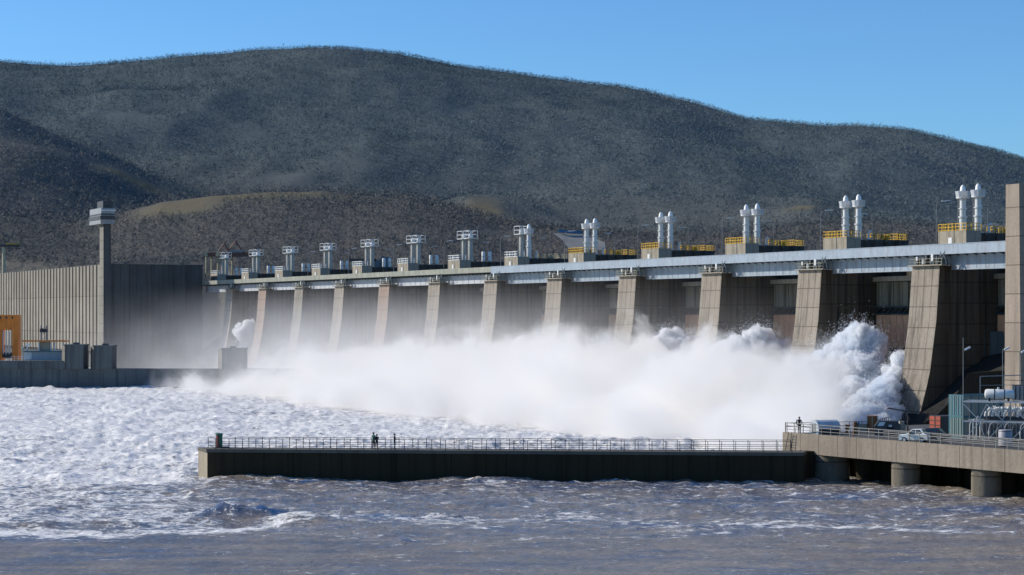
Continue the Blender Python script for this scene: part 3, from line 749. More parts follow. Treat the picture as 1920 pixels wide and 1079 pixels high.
m.build('frame', M['grey'], ms); MB().box(-.2, 1.6, -.3, .3, 6.9, 7.8).build('winch', M['darkgrey'], ms)
q = P(16, 690, 488); rl = thing('quay_railing', 'thin pale railing along the quay edge in front of the orange crane', 'railing', (q.x, 490.6, 6.6))
rail(MB(), [(0, 0, 0), (4.2, 0, 0)], 1.1, .9, .05).build('rail', M['white'], rl)
q = P(44, 690, 494); fl = thing('flood_lamps', 'pair of white floodlights on a short mast beside the orange crane', 'floodlight', (q.x, 494, 6.6))
MB().bar((0, 0, 0), (0, 0, 3.3), .1).bar((0, 0, 3), (1.1, 0, 3.9), .08).build('mast', M['grey'], fl)
MB().box(.6, 1.7, -.3, .3, 3.7, 4.1).build('lamp', M['white'], fl); MB().box(-.5, .1, -.3, .3, 3.0, 3.35).build('lamp', M['white'], fl)
m = MB()
for k in range(9): 
    c0 = (k*.9+random.uniform(-.2, .2), random.uniform(-.5, .5), 0); m.lathe([(.9, 0), (random.uniform(.6, .8), .6), (.3, random.uniform(.9, 1.4)), (.02, 1.5)], c0, 7)
q = P(8, 690, 486)
# far gantry on the crest (left end)
q = dam(11.9, 0, 14, 29)
gc = thing('gantry_crane', 'dark portal crane with pale legs and reddish jibs at the crest end', 'crane', (q.x, q.y, 29), 0)
def lx(px): return (px-960)/F*q.y-q.x
def lz(py): return CH+(HZ-py)/F*q.y-29
m = MB()
for px_, dy in ((386, 0), (392, 5), (408, 0), (415, 5), (431, 5)):
    MB().bar((lx(px_), dy, lz(522)), (lx(px_)+.1, dy, lz(478)), .3, 5).build('leg', M['cream'], gc)
MB().box(lx(384), lx(470), -.6, 5.6, lz(481), lz(474)).build('portal_beam', painted('brown crane beam', (.12, .06, .04)), gc)
m = MB().prism([(lx(382.5), lz(481)), (lx(390), lz(481)), (lx(389), lz(473)), (lx(384), lz(473))], 'y', -1.2, -.62)
m.prism([(lx(405), lz(481)), (lx(413), lz(481)), (lx(412), lz(471)), (lx(406), lz(471))], 'y', -1.2, -.62).build('end_box', M['cream'], gc)
m = MB()
for (a, b_) in (((408, 472), (420, 456)), ((420, 456), (428, 472)), ((425, 474), (441, 452)), ((441, 452), (455, 474)), ((455, 472), (466, 478))):
    m.bar((lx(a[0]), 1, lz(a[1])), (lx(b_[0]), 1, lz(b_[1])), .22, 5)
m.build('jib', painted('dark red jib', (.14, .04, .035)), gc)
MB().box(lx(430), lx(455), 0, 4, lz(474), lz(469)).build('machine_house', M['grey'], gc)
# yellow roof crane at far left
q = dam(16.5, 0, -20, 34.3)
yc = thing('roof_crane', 'yellow and dark crane beam on a post above the powerhouse roof at the left edge', 'crane', (q.x, q.y, 34.3), 0)
xa, xb, xp = [(p_-960)/F*q.y-q.x for p_ in (-20, 36, 6)]; zt = CH+(HZ-457)/F*q.y-34.3
MB().box(xa, xb, 0, 2, zt-1.3, zt-.3).build('beam', M['darkgrey'], yc); MB().box((10-960)/F*q.y-q.x, xb, -.1, 1, zt-.3, zt).build('walkway', M['yellow'], yc)
MB().bar((xp, 1, -1), (xp, 1, zt-1.3), .7, 8).build('post', M['cream'], yc)
# maintenance truck on the crest behind the 9th house
q = P(657, 497, dam(8, 0, 14).y)
mt = thing('maintenance_vehicle', 'long pale service vehicle with blue-grey boxes behind a control house on the crest', 'vehicle', (q.x, q.y, 30.2), 0)
sc = 3740/q.y
MB().box(0, 46/sc, 0, 3, .6, 2.6).build('body', M['cream'], mt)
MB().box(-.4, 48/sc, -.2, 3.2, 2.6, 3.3).build('roof', M['darkgrey'], mt)
MB().box(46/sc, 56/sc, -.2, 2.6, .6, 3.1).box(57/sc, 72/sc, -.2, 3.0, .4, 3.9).build('equipment_box', painted('blue grey box', (.13, .18, .21)), mt)
for k in range(5): MB().bar((1+k*1.9, -.15, .5), (1+k*1.9, .2, .5), .5, 10).build('wheel', M['black'], mt)
m = MB()
for k in range(7): m.box(.5+k*1.05, 1.1+k*1.05, -.04, 0, 1.6, 2.2)
each(m, 'window', M['glass'], mt)
# pale house behind the powerhouse roof
q = P(286, 500, 900); hs = thing('farm_building', 'small pale building with a shallow ridged roof behind the powerhouse', 'building', (q.x, 900, 32.6))
MB().box(0, 10.4, 0, 8, 0, 5.2).build('wall', M['grey'], hs)
MB().prism([(-.4, 5.2), (10.8, 5.2), (7, 6.9), (2.6, 6.9)], 'y', -.3, 8.3).build('roof', M['stone'], hs)
# stone slope on the hill
ss = thing('stone_slope', 'pale stone-paved slope with a blue strip on top, on the hillside behind the crest', 'embankment', (0, 0, 0))
def on(px, py, Y): return P(px, py, Y)
m = MB().add([on(1037, 437, 1010), on(1100, 440, 1016), on(1134, 455, 1004), on(1136, 470, 990), on(1066, 466, 985), on(1056, 452, 998)], [(0, 5, 4, 3, 2, 1)]); m.build('paving', M['stone'], ss)
m = MB()
a, b_ = on(1047, 436, 1009), on(1092, 439, 1014)
m.add([a, b_, b_+Vector((0, 0, 1.5)), a+Vector((0, 0, 1.5)), a+Vector((0, 2, 0)), b_+Vector((0, 2, 0)), b_+Vector((0, 2, 1.5)), a+Vector((0, 2, 1.5))], [(0, 1, 2, 3), (3, 2, 6, 7), (0, 3, 7, 4), (1, 5, 6, 2)]); m.build('fence_strip', M['bluesign'], ss)

#@@NEAR
# ------------------------------------------------------------------ near guide wall
A = Vector((-33.5, 219.3, 0)); B = Vector((31.2, 213.7, 0)); Lw = (B-A).length; wr = math.atan2(B.y-A.y, B.x-A.x)
nw = thing('river_wall', 'long low shaded concrete wall in the river with a walkway on top', 'wall', A, wr)
dl = Matrix.Rotation(-wr, 3, 'Z')@(Vector((DX, DY, 0))*3.3)
WT = 3.2
m = MB(); poly = [(0, 0), (Lw, 0), (Lw+.6, 3.2), (dl.x, dl.y)]
m.prism(poly, 'z', -1, WT-.35); me = m.mesh('wall', M['wall']); me.materials.append(M['wallend_lit'])
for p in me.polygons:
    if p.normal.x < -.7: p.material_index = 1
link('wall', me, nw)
poly2 = [(-.08, -.1), (Lw, -.1), (Lw+.6, 3.25), (dl.x-.1, dl.y+.1)]
MB().prism(poly2, 'z', WT-.35, WT).build('walkway_slab', concrete('walkway slab', (.13, .125, .105), .4, .3), nw)
rl = thing('wall_railing', 'dark steel railing of thin posts and three rails along the river wall', 'railing', A+Vector((0, 0, WT)), wr)
for yy, nm in ((.15, 1), (2.9, 2)):
    xs_ = .9 if nm == 1 else -.6
    k = 42
    for j in range(k+1):
        x = xs_+(Lw-1.2-xs_)*j/k
        MB().bar((x, yy, 0), (x, yy, 1.15), .045, 4).build('post', M['raildark'], rl)
    m = MB()
    for z_ in (1.15, .62, .18): m.bar((xs_, yy, z_), (Lw-1.2, yy, z_), .035, 4)
    m.build('rail', M['raildark'], rl)
m = MB()
for z_ in (1.15, .62, .18): m.bar((.9, .15, z_), (-.6, 2.9, z_), .035, 4)
m.build('rail', M['raildark'], rl)
bc = thing('beacon_post', 'stout green and dark red beacon post at the outer end of the river wall', 'beacon', G(411, 590+(CH-WT)*F/221.2, WT))
MB().lathe([(.36, 0), (.36, 1.45), (.3, 1.46)], n=10).build('post', painted('dark red beacon paint', (.16, .03, .03)), bc)
MB().lathe([(.42, 1.45), (.42, 1.6), (.4, 1.62)], n=10).build('cap', M['green'], bc)
MB().box(-.3, 1.1, -.3, .3, 0, .14).build('base', M['darkgrey'], bc); MB().box(.05, .4, -.39, -.2, .2, 1.45).build('panel', M['green'], bc)

# ------------------------------------------------------------------ work platform
PA = Vector((30.1, 222, 0)); pd = Vector((.528, -.849, 0)); pr_ = math.atan2(pd.y, pd.x); DT = 4.8
def pf(x, y=0, z=0):  # platform frame: x along the front edge, y inland
    return PA+pd*x+Vector((-pd.y, pd.x, 0))*y+Vector((0, 0, z))
plf = thing('work_platform', 'broad concrete work platform on round columns at the right, edged with pale panels', 'platform', (0, 0, 0))
deck = [pf(0, .25), pf(60, .25), pf(60, 60), Vector((120, 262, 0)), Vector((60, 246, 0)), Vector((44.5, 236, 0)), Vector((41.0, 226, 0)), Vector((30.5, 222.3, 0))]
m = MB().prism([(p.x, p.y) for p in deck], 'z', 3.6, DT); m.build('deck', M['deck'], plf)
m = MB(); pj = 3.05
for k in range(20):
    a, b_ = k*pj+.03, (k+1)*pj-.03
    vs = [pf(a, 0, 2.72), pf(b_, 0, 2.72), pf(b_, 0, DT+.12), pf(a, 0, DT+.12), pf(a, .45, 2.72), pf(b_, .45, 2.72), pf(b_, .45, DT+.12), pf(a, .45, DT+.12)]
    m = MB().add(vs, [(0, 1, 2, 3), (4, 7, 6, 5), (0, 4, 5, 1), (3, 2, 6, 7), (0, 3, 7, 4), (1, 5, 6, 2)])
    m.build('edge_panel', M['panel'], plf)
m = MB()
vs = [pf(.03, .1, 2.72), pf(60, .1, 2.72), pf(60, .1, 4.7), pf(.03, .1, 4.7)]; m.add(vs+[v+Vector((.25, .2, 0)) for v in vs], [(0, 1, 2, 3), (4, 7, 6, 5), (3, 2, 6, 7), (0, 4, 5, 1)]); m.build('edge_beam', M['darkgrey'], plf)
for k, x in enumerate((17.9, 29.4, 41)):
    p = pf(x, 1.75); MB().lathe([(1.5, -1), (1.5, 3.2)], (p.x, p.y, 0), 28).build('column', M['column'], plf, True)
    p2 = pf(x, 4.2); MB().lathe([(1.3, -1), (1.3, 3.2)], (p2.x, p2.y, 0), 20).build('column', M['wall'], plf, True)
p = pf(6.0, 1.9); MB().lathe([(2.05, -1), (1.9, 1.2), (1.75, 3.2)], (p.x, p.y, 0), 28).build('column', M['column'], plf, True)
a, b_ = pf(3.0, -.05, 3.0), pf(5.2, .1, -.6); MB().bar(a, b_, .28, 4).build('brace', M['wallend_lit'], plf)
m = MB(); p_ = [pf(1.5, 6.5), pf(60, 7.5), pf(60, 9), pf(1.5, 8)]; m.prism([(v.x, v.y) for v in p_], 'z', -1, 3.5)
for k in range(16):
    a = pf(4+k*3.4, 6.25); m.bar((a.x, a.y, -1), (a.x, a.y, 3.4), .3, 6)
m.build('back_wall', M['wall'], plf)
q0 = B+Vector((-.2, 2.6, 0)); q1 = pf(5.5, 4.5)
m = MB().prism([(q0.x, q0.y), (q1.x, q1.y), (q1.x+.3, q1.y+1.2), (q0.x+.2, q0.y+1.6)], 'z', -1, 3.1); m.build('link_wall', M['wall'], plf)
# platform railings
fr = thing('platform_railing', 'grey steel railing along the front edge of the work platform', 'railing', pf(0, 0, 0))
fr.rotation_euler = (0, 0, pr_)
for j in range(40):
    x = .15+j*1.52; MB().bar((x, .3, DT+.1), (x, .3, DT+1.15), .05, 4).build('post', M['railgrey'], fr)
m = MB()
for z_ in (1.15, .82): m.bar((.1, .3, DT+z_), (60, .3, DT+z_), .06, 4)
m.bar((.1, .3, DT+.45), (60, .3, DT+.45), .04, 4); m.build('rail', M['railgrey'], fr)
ir = thing('platform_railing', 'second grey railing behind the roadway of the platform, near the white car', 'railing', (0, 0, 0))
m = MB(); 
pts = [pf(14+k*2.0, 2.2, DT) for k in range(24)]
for p in pts: m.bar(p, p+Vector((0, 0, .85)), .045, 4)
each(m, 'post', M['railgrey'], ir)
MB().bar(pts[0]+Vector((0, 0, .85)), pts[-1]+Vector((0, 0, .85)), .05, 4).bar(pts[0]+Vector((0, 0, .45)), pts[-1]+Vector((0, 0, .45)), .04, 4).build('rail', M['railgrey'], ir)
br_ = thing('platform_railing', 'thin railing along the river side of the platform, behind the shed', 'railing', (0, 0, 0))
seq = [pf(.2, .3, DT), Vector((30.7, 222.6, DT)), Vector((41.0, 225.9, DT)), Vector((44.5, 235.8, DT))]
rail(MB(), seq, 1.1, 1.5, .045, (1, .62)).build('rail', M['raildark'], br_)
# ladder between wall and platform
ld = thing('ladder', 'narrow dark steel ladder from the river wall up to the platform corner', 'ladder', pf(.9, -.35, 3.0)); ld.rotation_euler = (0, 0, pr_)
m = MB()
m.bar((0, 0, 0), (.6, 0, 2.0), .04, 4).bar((.9, 0, 0), (1.1, 0, 2.0), .04, 4)
for k in range(6): m.bar((.08+.09*k, 0, .25+.3*k), (.92+.03*k, 0, .25+.3*k), .03, 4)
m.build('frame', M['darkgrey'], ld)
def onpf(px, Y): q = P(px, HZ, Y); return Vector((q.x, Y, DT))
# arched shed
Ysh = 219.5; q = onpf(1535, Ysh-.6); sh = thing('storage_shed', 'grey arched-roof metal shed with a pale end wall on the platform', 'shed', q, R(24))
arc = [(math.cos(t_)*.95+.95, .62+math.sin(t_)*.95) for t_ in [math.pi*k/10 for k in range(11)]]
m = MB().prism([(0, 0)]+[(x, z) for x, z in arc[::-1]]+[(1.9, 0)], 'y', 0, .06)
# end wall faces left; shed long axis to the right
end = MB(); en = [(0, 0)]+[(x, z) for x, z in arc[::-1]]+[(1.9, 0)]
end.prism([(y, z) for y, z in en], 'x', 0, .08); end.build('end_wall', M['silver'], sh)
body_ = MB().prism([(.04+y*.958, z*.97) for y, z in en], 'x', .08, 2.75); body_.build('wall', M['darkgrey'], sh)
roof = MB(); outer = [(y, z) for y, z in arc]; inner = [(.95+(y-.95)*.96, .62+(z-.62)*.96) for y, z in arc]
roof.prism(outer+inner[::-1], 'x', .08, 2.85); roof.build('roof', painted('shed roof sheet', (.58, .59, .58), .5, 0), sh)
MB().box(-.03, 0, .6, 1.3, 0, 1.2).build('door', M['grey'], sh)
rbx = thing('rust_box', 'narrow rusty brown box standing against the left end of the arched shed', 'box', onpf(1523, Ysh+1.2), R(-14)); MB().box(0, .75, 0, .8, 0, 1.25).box(-.04, .79, -.04, .84, 1.25, 1.32).build('case', M['rustbox'], rbx); MB().box(.1, .6, -.03, 0, .1, 1.1).build('door', M['raildark'], rbx)
gb = thing('gas_cabinet', 'small rusty box at the right end of the arched shed', 'box', onpf(1585, Ysh), R(-14)); MB().box(0, .4, 0, .6, 0, 1.0).box(-.03, .43, -.03, .63, 1.0, 1.06).build('case', M['rustbox'], gb)
wp = thing('winch_post', 'rusty upright winch post with a small blue fitting between shed and crate', 'post', onpf(1604, 218), 0)
MB().box(-.22, .22, -.2, .2, 0, 1.2).box(-.3, .3, -.28, .28, 0, .12).box(-.18, .16, -.15, .15, 1.2, 1.45).build('post', M['rustbox'], wp); MB().lathe([(.1, 1.1), (.12, 1.4), (.05, 1.45)], (.33, 0, 0), 8).bar((.2, 0, 1.2), (.36, 0, 1.2), .05).build('fitting', M['bluesign'], wp)
bk = thing('bicycle', 'small pale bicycle leaning at the railing between the shed and the rusty post', 'bicycle', onpf(1590, 218), 0)
for xx in (0, .75): 
    m = MB(); 
    for k in range(12):
        t1, t2 = 2*math.pi*k/12, 2*math.pi*(k+1)/12; m.bar((xx+.3*math.cos(t1), 0, .31+.3*math.sin(t1)), (xx+.3*math.cos(t2), 0, .31+.3*math.sin(t2)), .025, 4)
    m.build('wheel', M['black'], bk)
MB().path([(0, 0, .31), (.25, 0, .7), (.62, 0, .72), (.75, 0, .31)], .03, 4).path([(.25, 0, .7), (.35, 0, .31), (.62, 0, .72), (.65, 0, .9)], .03, 4).bar((.15, 0, .78), (.33, 0, .78), .05, 4).build('frame', M['white'], bk)
# rusty crate + gabled hut
q = onpf(1626, 222); rc = thing('site_crate', 'tall rusty orange crate against the left side of the dark hut', 'crate', q, R(-10)); 
m = MB().box(0, 1.15, 0, 1.6, 0, 1.9); m.build('case', M['rustbox'], rc)
m = MB()
for xx in (0, .55, 1.1): m.box(xx-.04, xx+.06, -.04, 0, 0, 1.93)
m.build('frame', M['beige'], rc)
low = thing('low_fence', 'low beige fence panel behind the railing left of the rusty crate', 'fence', onpf(1607, 221), 0); MB().box(0, 1.15, 0, .06, .1, 1.1).build('panel', M['beige'], low); each(MB().box(-.05, .03, -.02, .08, 0, 1.15).box(1.1, 1.18, -.02, .08, 0, 1.15), 'post', M['raildark'], low)
q = onpf(1640, 216.8); hu = thing('site_hut', 'dark grey gabled hut with a white roof hatch and dark doorway on the platform', 'hut', q, R(-10))
MB().prism([(0, 0), (2.75, 0), (2.75, 1.1), (2.3, 1.55), (.45, 1.55), (0, 1.0)], 'y', 0, 1.9).build('wall', painted('hut grey', (.075, .08, .082), .7), hu)
MB().add([(-.05, -.06, 1.0), (.43, -.06, 1.6), (2.35, -.06, 1.6), (2.82, -.06, 1.08), (-.05, 2, 1.0), (.43, 2, 1.6), (2.35, 2, 1.6), (2.82, 2, 1.08)], [(0, 1, 5, 4), (1, 2, 6, 5), (2, 3, 7, 6)]).build('roof', M['darkgrey'], hu)
MB().add([(.28, -.12, 1.08), (.95, -.12, 1.1), (1.15, -.03, 1.52), (.5, -.03, 1.5)], [(0, 1, 2, 3)]).build('hatch', M['white'], hu)
MB().box(1.3, 2.05, -.03, 0, 0, .95).build('door', M['black'], hu); MB().box(1.5, 1.85, -.09, -.03, 1.0, 1.22).build('sign', M['white'], hu)
dkx = thing('plywood_stack', 'dark boxes between the hut and the bent lamp', 'boxes', onpf(1686, 222), 0); MB().box(0, .7, 0, .9, 0, .95).box(.1, .6, .1, .8, .95, 1.3).build('case', M['beige'], dkx)
# bent lamp
q = onpf(1702, 217.5); bl = thing('bent_lamp', 'rusty gooseneck lamp post bending left in front of the rightmost pier', 'lamp', q, 0)
MB().path([(0, 0, 0), (0, 0, 2.0), (-.08, 0, 2.35), (-.3, 0, 2.62), (-.65, 0, 2.76), (-1.2, 0, 2.82), (-1.9, 0, 2.95)], .07, 6).build('pole', M['raildark'], bl)
MB().box(-2.25, -1.8, -.1, .1, 2.9, 3.05).build('lamp_head', M['rustbox'], bl); MB().box(.05, .25, -.1, .1, 1.6, 1.95).build('control_box', M['darkgrey'], bl)

# ------------------------------------------------------------------ cars
def car(name, label, loc, rz, paint, L=3.9, W=1.6):
    c = thing(name, label, 'car', loc, rz)
    low = [(0, .28), (0, .62), (.12, .78), (.95, .88), (1.1, .9), (3.45, .92), (3.78, .88), (3.9, .6), (3.88, .28)]
    s = L/3.9
    def sec(w_, inset): return w_
    m = MB(); n = len(low); ys = [(-W/2, .06), (-W/2+.08, 0), (W/2-.08, 0), (W/2, .06)]
    vs = []; 
    for y, sh_ in ys:
        for (x, z) in low: vs.append(((x*(1-sh_*.35)+.03*sh_*10)*s, y, z-sh_*.6 if z > .5 else z))
    fs = []
    for j in range(3):
        for k in range(n): fs.append((j*n+k, j*n+(k+1) % n, (j+1)*n+(k+1) % n, (j+1)*n+k))
    fs += [tuple(range(n))[::-1], tuple(range(3*n, 4*n))]
    m.add(vs, fs)
    cab = [(1.05, .88), (1.65, 1.36), (2.9, 1.4), (3.5, .9)]
    vb = []
    for (x, z) in cab:
        k = W/2-.06 if z < 1 else W/2-.22
        vb += [(x*s, -k, z), (x*s, k, z)]
    m.add(vb, [(0, 2, 3, 1), (2, 4, 5, 3), (4, 6, 7, 5), (0, 6, 4, 2), (1, 3, 5, 7)])
    m.build('body', paint, c)
    def lerp3(a, b_, t_): return tuple(a[k]+(b_[k]-a[k])*t_ for k in range(3))
    for sy in (-1, 1):
        def sp(x, z): 
            k = (W/2-.06)+(-.16)*(z-.9)/.48; return (x*s, sy*(k+.012), z)
        MB().add([sp(1.28, .93), sp(1.72, 1.3), sp(2.15, 1.33), sp(2.15, .93)], [(0, 1, 2, 3)]).build('side_window', M['glass'], c)
        MB().add([sp(2.25, .93), sp(2.25, 1.33), sp(2.8, 1.33), sp(3.1, .95)], [(0, 1, 2, 3)]).build('side_window', M['glass'], c)
        MB().box(2.2*s, 2.215*s, sy*(W/2)-.012, sy*(W/2)+.012, .4, .85).box(2.35*s, 2.5*s, sy*(W/2)-.015, sy*(W/2)+.02, .76, .8).build('door_handle', M['black'], c)
        MB().box(-.01, .14, sy*.62-.14, sy*.62+.14, .58, .72).build('headlight', M['lightclear'], c)
        MB().box(3.82*s, 3.92*s, sy*.66-.08, sy*.66+.08, .6, .84).build('tail_light', M['lightred'], c)
        MB().box(1.25*s, 1.42*s, sy*(W/2-.02), sy*(W/2+.15), .92, 1.04).build('mirror', paint, c)
        for xx in (.72, 3.1):
            w1 = MB().lathe([(.28, -.1), (.29, -.06), (.29, .06), (.28, .1)], (xx*s, sy*(W/2-.08), .29), 14, 'y').build('wheel', M['black'], c, True)
            MB().lathe([(.17, -.115), (.17, .115)], (xx*s, sy*(W/2-.08), .29), 10, 'y').build('rim', M['steel'], w1)
    MB().add([(1.12*s, -W/2+.14, .93), (1.12*s, W/2-.14, .93), (1.6*s, W/2-.26, 1.33), (1.6*s, -W/2+.26, 1.33)], [(0, 1, 2, 3)]).build('windscreen', M['glass'], c).location = (-.03, 0, .01)
    MB().add([(3.46*s, -W/2+.16, .95), (3.46*s, W/2-.16, .95), (2.97*s, W/2-.26, 1.35), (2.97*s, -W/2+.26, 1.35)], [(0, 1, 2, 3)]).build('rear_window', M['glass'], c).location = (.03, 0, .01)
    each(MB().box(-.06, .1, -W/2+.1, W/2-.1, .28, .46).box(3.84*s, 3.97*s, -W/2+.1, W/2-.1, .28, .48), 'bumper', M['grey'], c)
    return c
car('parked_car', 'small white hatchback parked behind the platform railing', onpf(1689, 206.5), R(-26), M['carwhite'], 3.0, 1.45)
car('parked_car', 'dark car parked directly behind the white hatchback', onpf(1716, 208.8), R(-26), M['cardark'], 3.3, 1.5)

# ------------------------------------------------------------------ transformer yard
cn = thing('crate_stack', 'red two-door crate container beside the teal container', 'container', onpf(1743, 221), RZ+R(6))
MB().box(0, 1.75, 0, 3.6, 0, 2.0).build('body', M['darkgrey'], cn)
for xx in (.04, .9): MB().box(xx, xx+.8, -.05, 0, .05, 1.95).build('door', M['red'], cn)
m = MB()
for z_ in (.5, 1.0, 1.5): m.box(0, 1.75, -.09, -.05, z_-.04, z_+.04)
m.box(.83, .91, -.1, -.05, 0, 2).build('frame', M['raildark'], cn)
for k, z_ in enumerate((0, 2.32)):
    tc = thing('shipping_container', '%s of the two stacked teal containers with grimy side panels' % ('lower' if k == 0 else 'upper'), 'container', onpf(1779, 214)+Vector((0, 0, z_)), RZ+R(4))
    MB().box(.1, 2.2, .1, 5.4, .08, 2.2).build('wall', M['beige'], tc)
    m = MB()
    for xx in (0, 2.18): m.box(xx, xx+.13, 0, .13, 0, 2.3).box(xx, xx+.13, 5.37, 5.5, 0, 2.3)
    for z2 in (0, 2.2): m.box(.13, 2.18, 0, .12, z2, z2+.1).box(.13, 2.18, 5.38, 5.5, z2, z2+.1).box(2.19, 2.3, .13, 5.37, z2, z2+.1).box(0, .11, .13, 5.37, z2, z2+.1)
    for yy in (1.1, 2.2, 3.3, 4.4): m.box(2.2, 2.27, yy, yy+.06, .1, 2.2)
    m.build('frame', M['teal'] if k else painted('teal frame dark', (.05, .17, .20)), tc)
    for xx in (.16, 1.18): MB().box(xx, xx+.94, .02, .1, .12, 2.18).build('door', M['teal'] if k else painted('pale teal door', (.13, .21, .20)), tc)
    m = MB()
    for xx in (.45, .85, 1.45, 1.9): m.bar((xx, -.02, .12), (xx, -.02, 2.18), .03, 4)
    each(m, 'locking_bar', M['grey'], tc)
# steel frame
YF = 206.0; f0 = onpf(1806, YF); sf = thing('transformer_gantry', 'galvanised steel portal frame with diagonal braces around the transformer', 'frame', f0, R(-24))
m = MB(); LF = 7.2; HF = 4.2
for yy in (0, 3.2):
    for xx in (0, 2.4, 4.8, LF): m.bar((xx, yy, 0), (xx, yy, HF), .07, 4)
each(m, 'post', M['railgrey'], sf)
m = MB()
for yy in (0, 3.2):
    for z_ in (HF, HF*.52): m.box(-.1, LF+.1, yy-.07, yy+.07, z_-.07, z_+.07)
for xx in (0, 2.4, 4.8, LF): m.bar((xx, 0, HF), (xx, 3.2, HF), .06, 4)
each(m, 'beam', M['steel'], sf)
m = MB()
for xx in (0, 2.4, 4.8):
    m.bar((xx, -.02, HF*.95), (xx+1.6, -.02, HF*.56), .045, 4).bar((xx+2.4, .02, HF*.95), (xx+1.6, .02, HF*.56), .045, 4)
    m.bar((xx, -.02, .2), (xx+1.6, -.02, HF*.48), .045, 4).bar((xx+2.4, .02, .1), (xx+1.6, .02, HF*.5), .045, 4)
each(m, 'brace', M['steel'], sf)
# transformer
tq = onpf(1838, YF+1.6); tf = thing('transformer', 'large grey power transformer with rows of pale ribbed bushings', 'transformer', tq, R(-24))
m = MB().box(0, 5.4, .4, 2.6, .3, 2.2)
for k in range(14): m.box(.2+k*.38, .28+k*.38, .1, .4, .5, 1.9)
m.build('tank', M['grey'], tf)
MB().box(.3, 5.2, .5, 2.4, 2.2, 2.6).build('lid', M['darkgrey'], tf)
random.seed(3)
for r_ in range(2):
    for k in range(8):
        x = .4+k*.65+.2*r_; y = .5+r_*1.2; m = MB(); p = Vector((x, y, 2.6)); d = Vector((.35*random.uniform(-.4, 1), -.25, 1)).normalized()
        bx = random.uniform(-.08, .12); r0 = random.uniform(.11, .16)
        arc_ = [p+Vector((bx+.62*(1-math.cos(q_)), -.12*math.sin(q_), .85*math.sin(q_)*random.uniform(.85, 1.1))) for q_ in (0, .35, .7, 1.05, 1.4, 1.75, 2.1, 2.5)]
        m.path(arc_, r0, 8)
        for q_ in arc_[1:-1]: m.bar(q_, q_+Vector((.04, 0, .03)), r0+.05, 8)
        m.build('bushing', M['white'] if (k+r_) % 4 else M['lightclear'], tf, True)
for k in range(7):
    x = .1+k*.8; m = MB().path([(x, -.05, .2), (x, -.05, 1.3), (x+.12, -.1, 1.75), (x+.4, .1, 2.0), (x+.55, .35, 1.9)], .05, 6).lathe([(.09, .7), (.12, .9), (.09, 1.1)], (x, -.05, 0), 8)
    m.build('pipe', M['steel'] if k % 2 else M['railgrey'], tf, True)
for k in range(6):
    x = -1.2+k*.35; m = MB().path([(x, .6, .1), (x, .6, 1.6+.3*(k % 3)), (x+.15, .6, 2.0+.3*(k % 3)), (x+.4, .7, 2.1)], .06, 6); m.build('conduit', M['steel'], tf, True)
gt_ = thing('oil_drum_tank', 'upright grey cylindrical tank on the platform in front of the transformer', 'tank', onpf(1885, 199), 0)
MB().lathe([(.66, .1), (.68, .12), (.68, 1.62), (.62, 1.7)], n=20).build('shell', painted('grey lilac paint', (.33, .32, .34)), gt_, True)
each(MB().lathe([(.7, .78), (.7, .84)], n=20).lathe([(.7, 1.55), (.7, 1.6)], n=20), 'band', M['darkgrey'], gt_); each(MB().box(-.5, -.35, -.1, .1, 0, .12).box(.35, .5, -.1, .1, 0, .12).box(-.1, .1, .3, .5, 0, .12), 'foot', M['darkgrey'], gt_)
q = onpf(1846, 206.6); wt = thing('horizontal_tank', 'white horizontal cylindrical tank with dark straps above the steel frame', 'tank', q+Vector((0, 0, HF+.75)), R(-12))
MB().lathe([(.1, 0), (.42, .06), (.52, .2), (.52, 2.8), (.42, 2.94), (.1, 3.0)], (0, 0, 0), 20, 'x').build('shell', M['white'], wt, True)
each(MB().lathe([(.55, .95), (.55, 1.03)], (0, 0, 0), 20, 'x').lathe([(.55, 1.95), (.55, 2.03)], (0, 0, 0), 20, 'x'), 'strap', M['black'], wt)
each(MB().box(.4, .6, -.4, .4, -.72, -.4).box(2.3, 2.5, -.4, .4, -.72, -.4), 'saddle', M['darkgrey'], wt)
MB().bar((1.4, 0, .5), (1.4, 0, .72), .12, 8).build('valve', M['steel'], wt)
q = onpf(1898, 207); rd_ = thing('radiator_bank', 'ribbed grey radiator bank behind the white horizontal tank', 'radiator', q+Vector((0, 0, HF+.1)), R(-20))
for k in range(5): MB().box(k*.42, k*.42+.3, 0, 1.2, 0, 1.5).build('rib', M['grey'], rd_)
MB().box(-.1, 2.2, .4, .8, 1.5, 1.6).build('header', M['darkgrey'], rd_)
lf = thing('pipe_gate', 'plain dark pipe frame rising behind the white tank', 'frame', onpf(1838, 222)+Vector((0, 0, 0)), R(-8))
MB().path([(0, 0, 0), (0, 0, 6.3), (2.6, 0, 6.4), (5.2, 0, 6.5)], .07, 4).bar((2.6, 0, 6.4), (2.6, 0, 0), .06, 4).build('pipe', M['grey'], lf)
MB().bar((.05, 0, 5.3), (5.2, 0, 5.4), .04, 4).build('rail', M['grey'], lf)
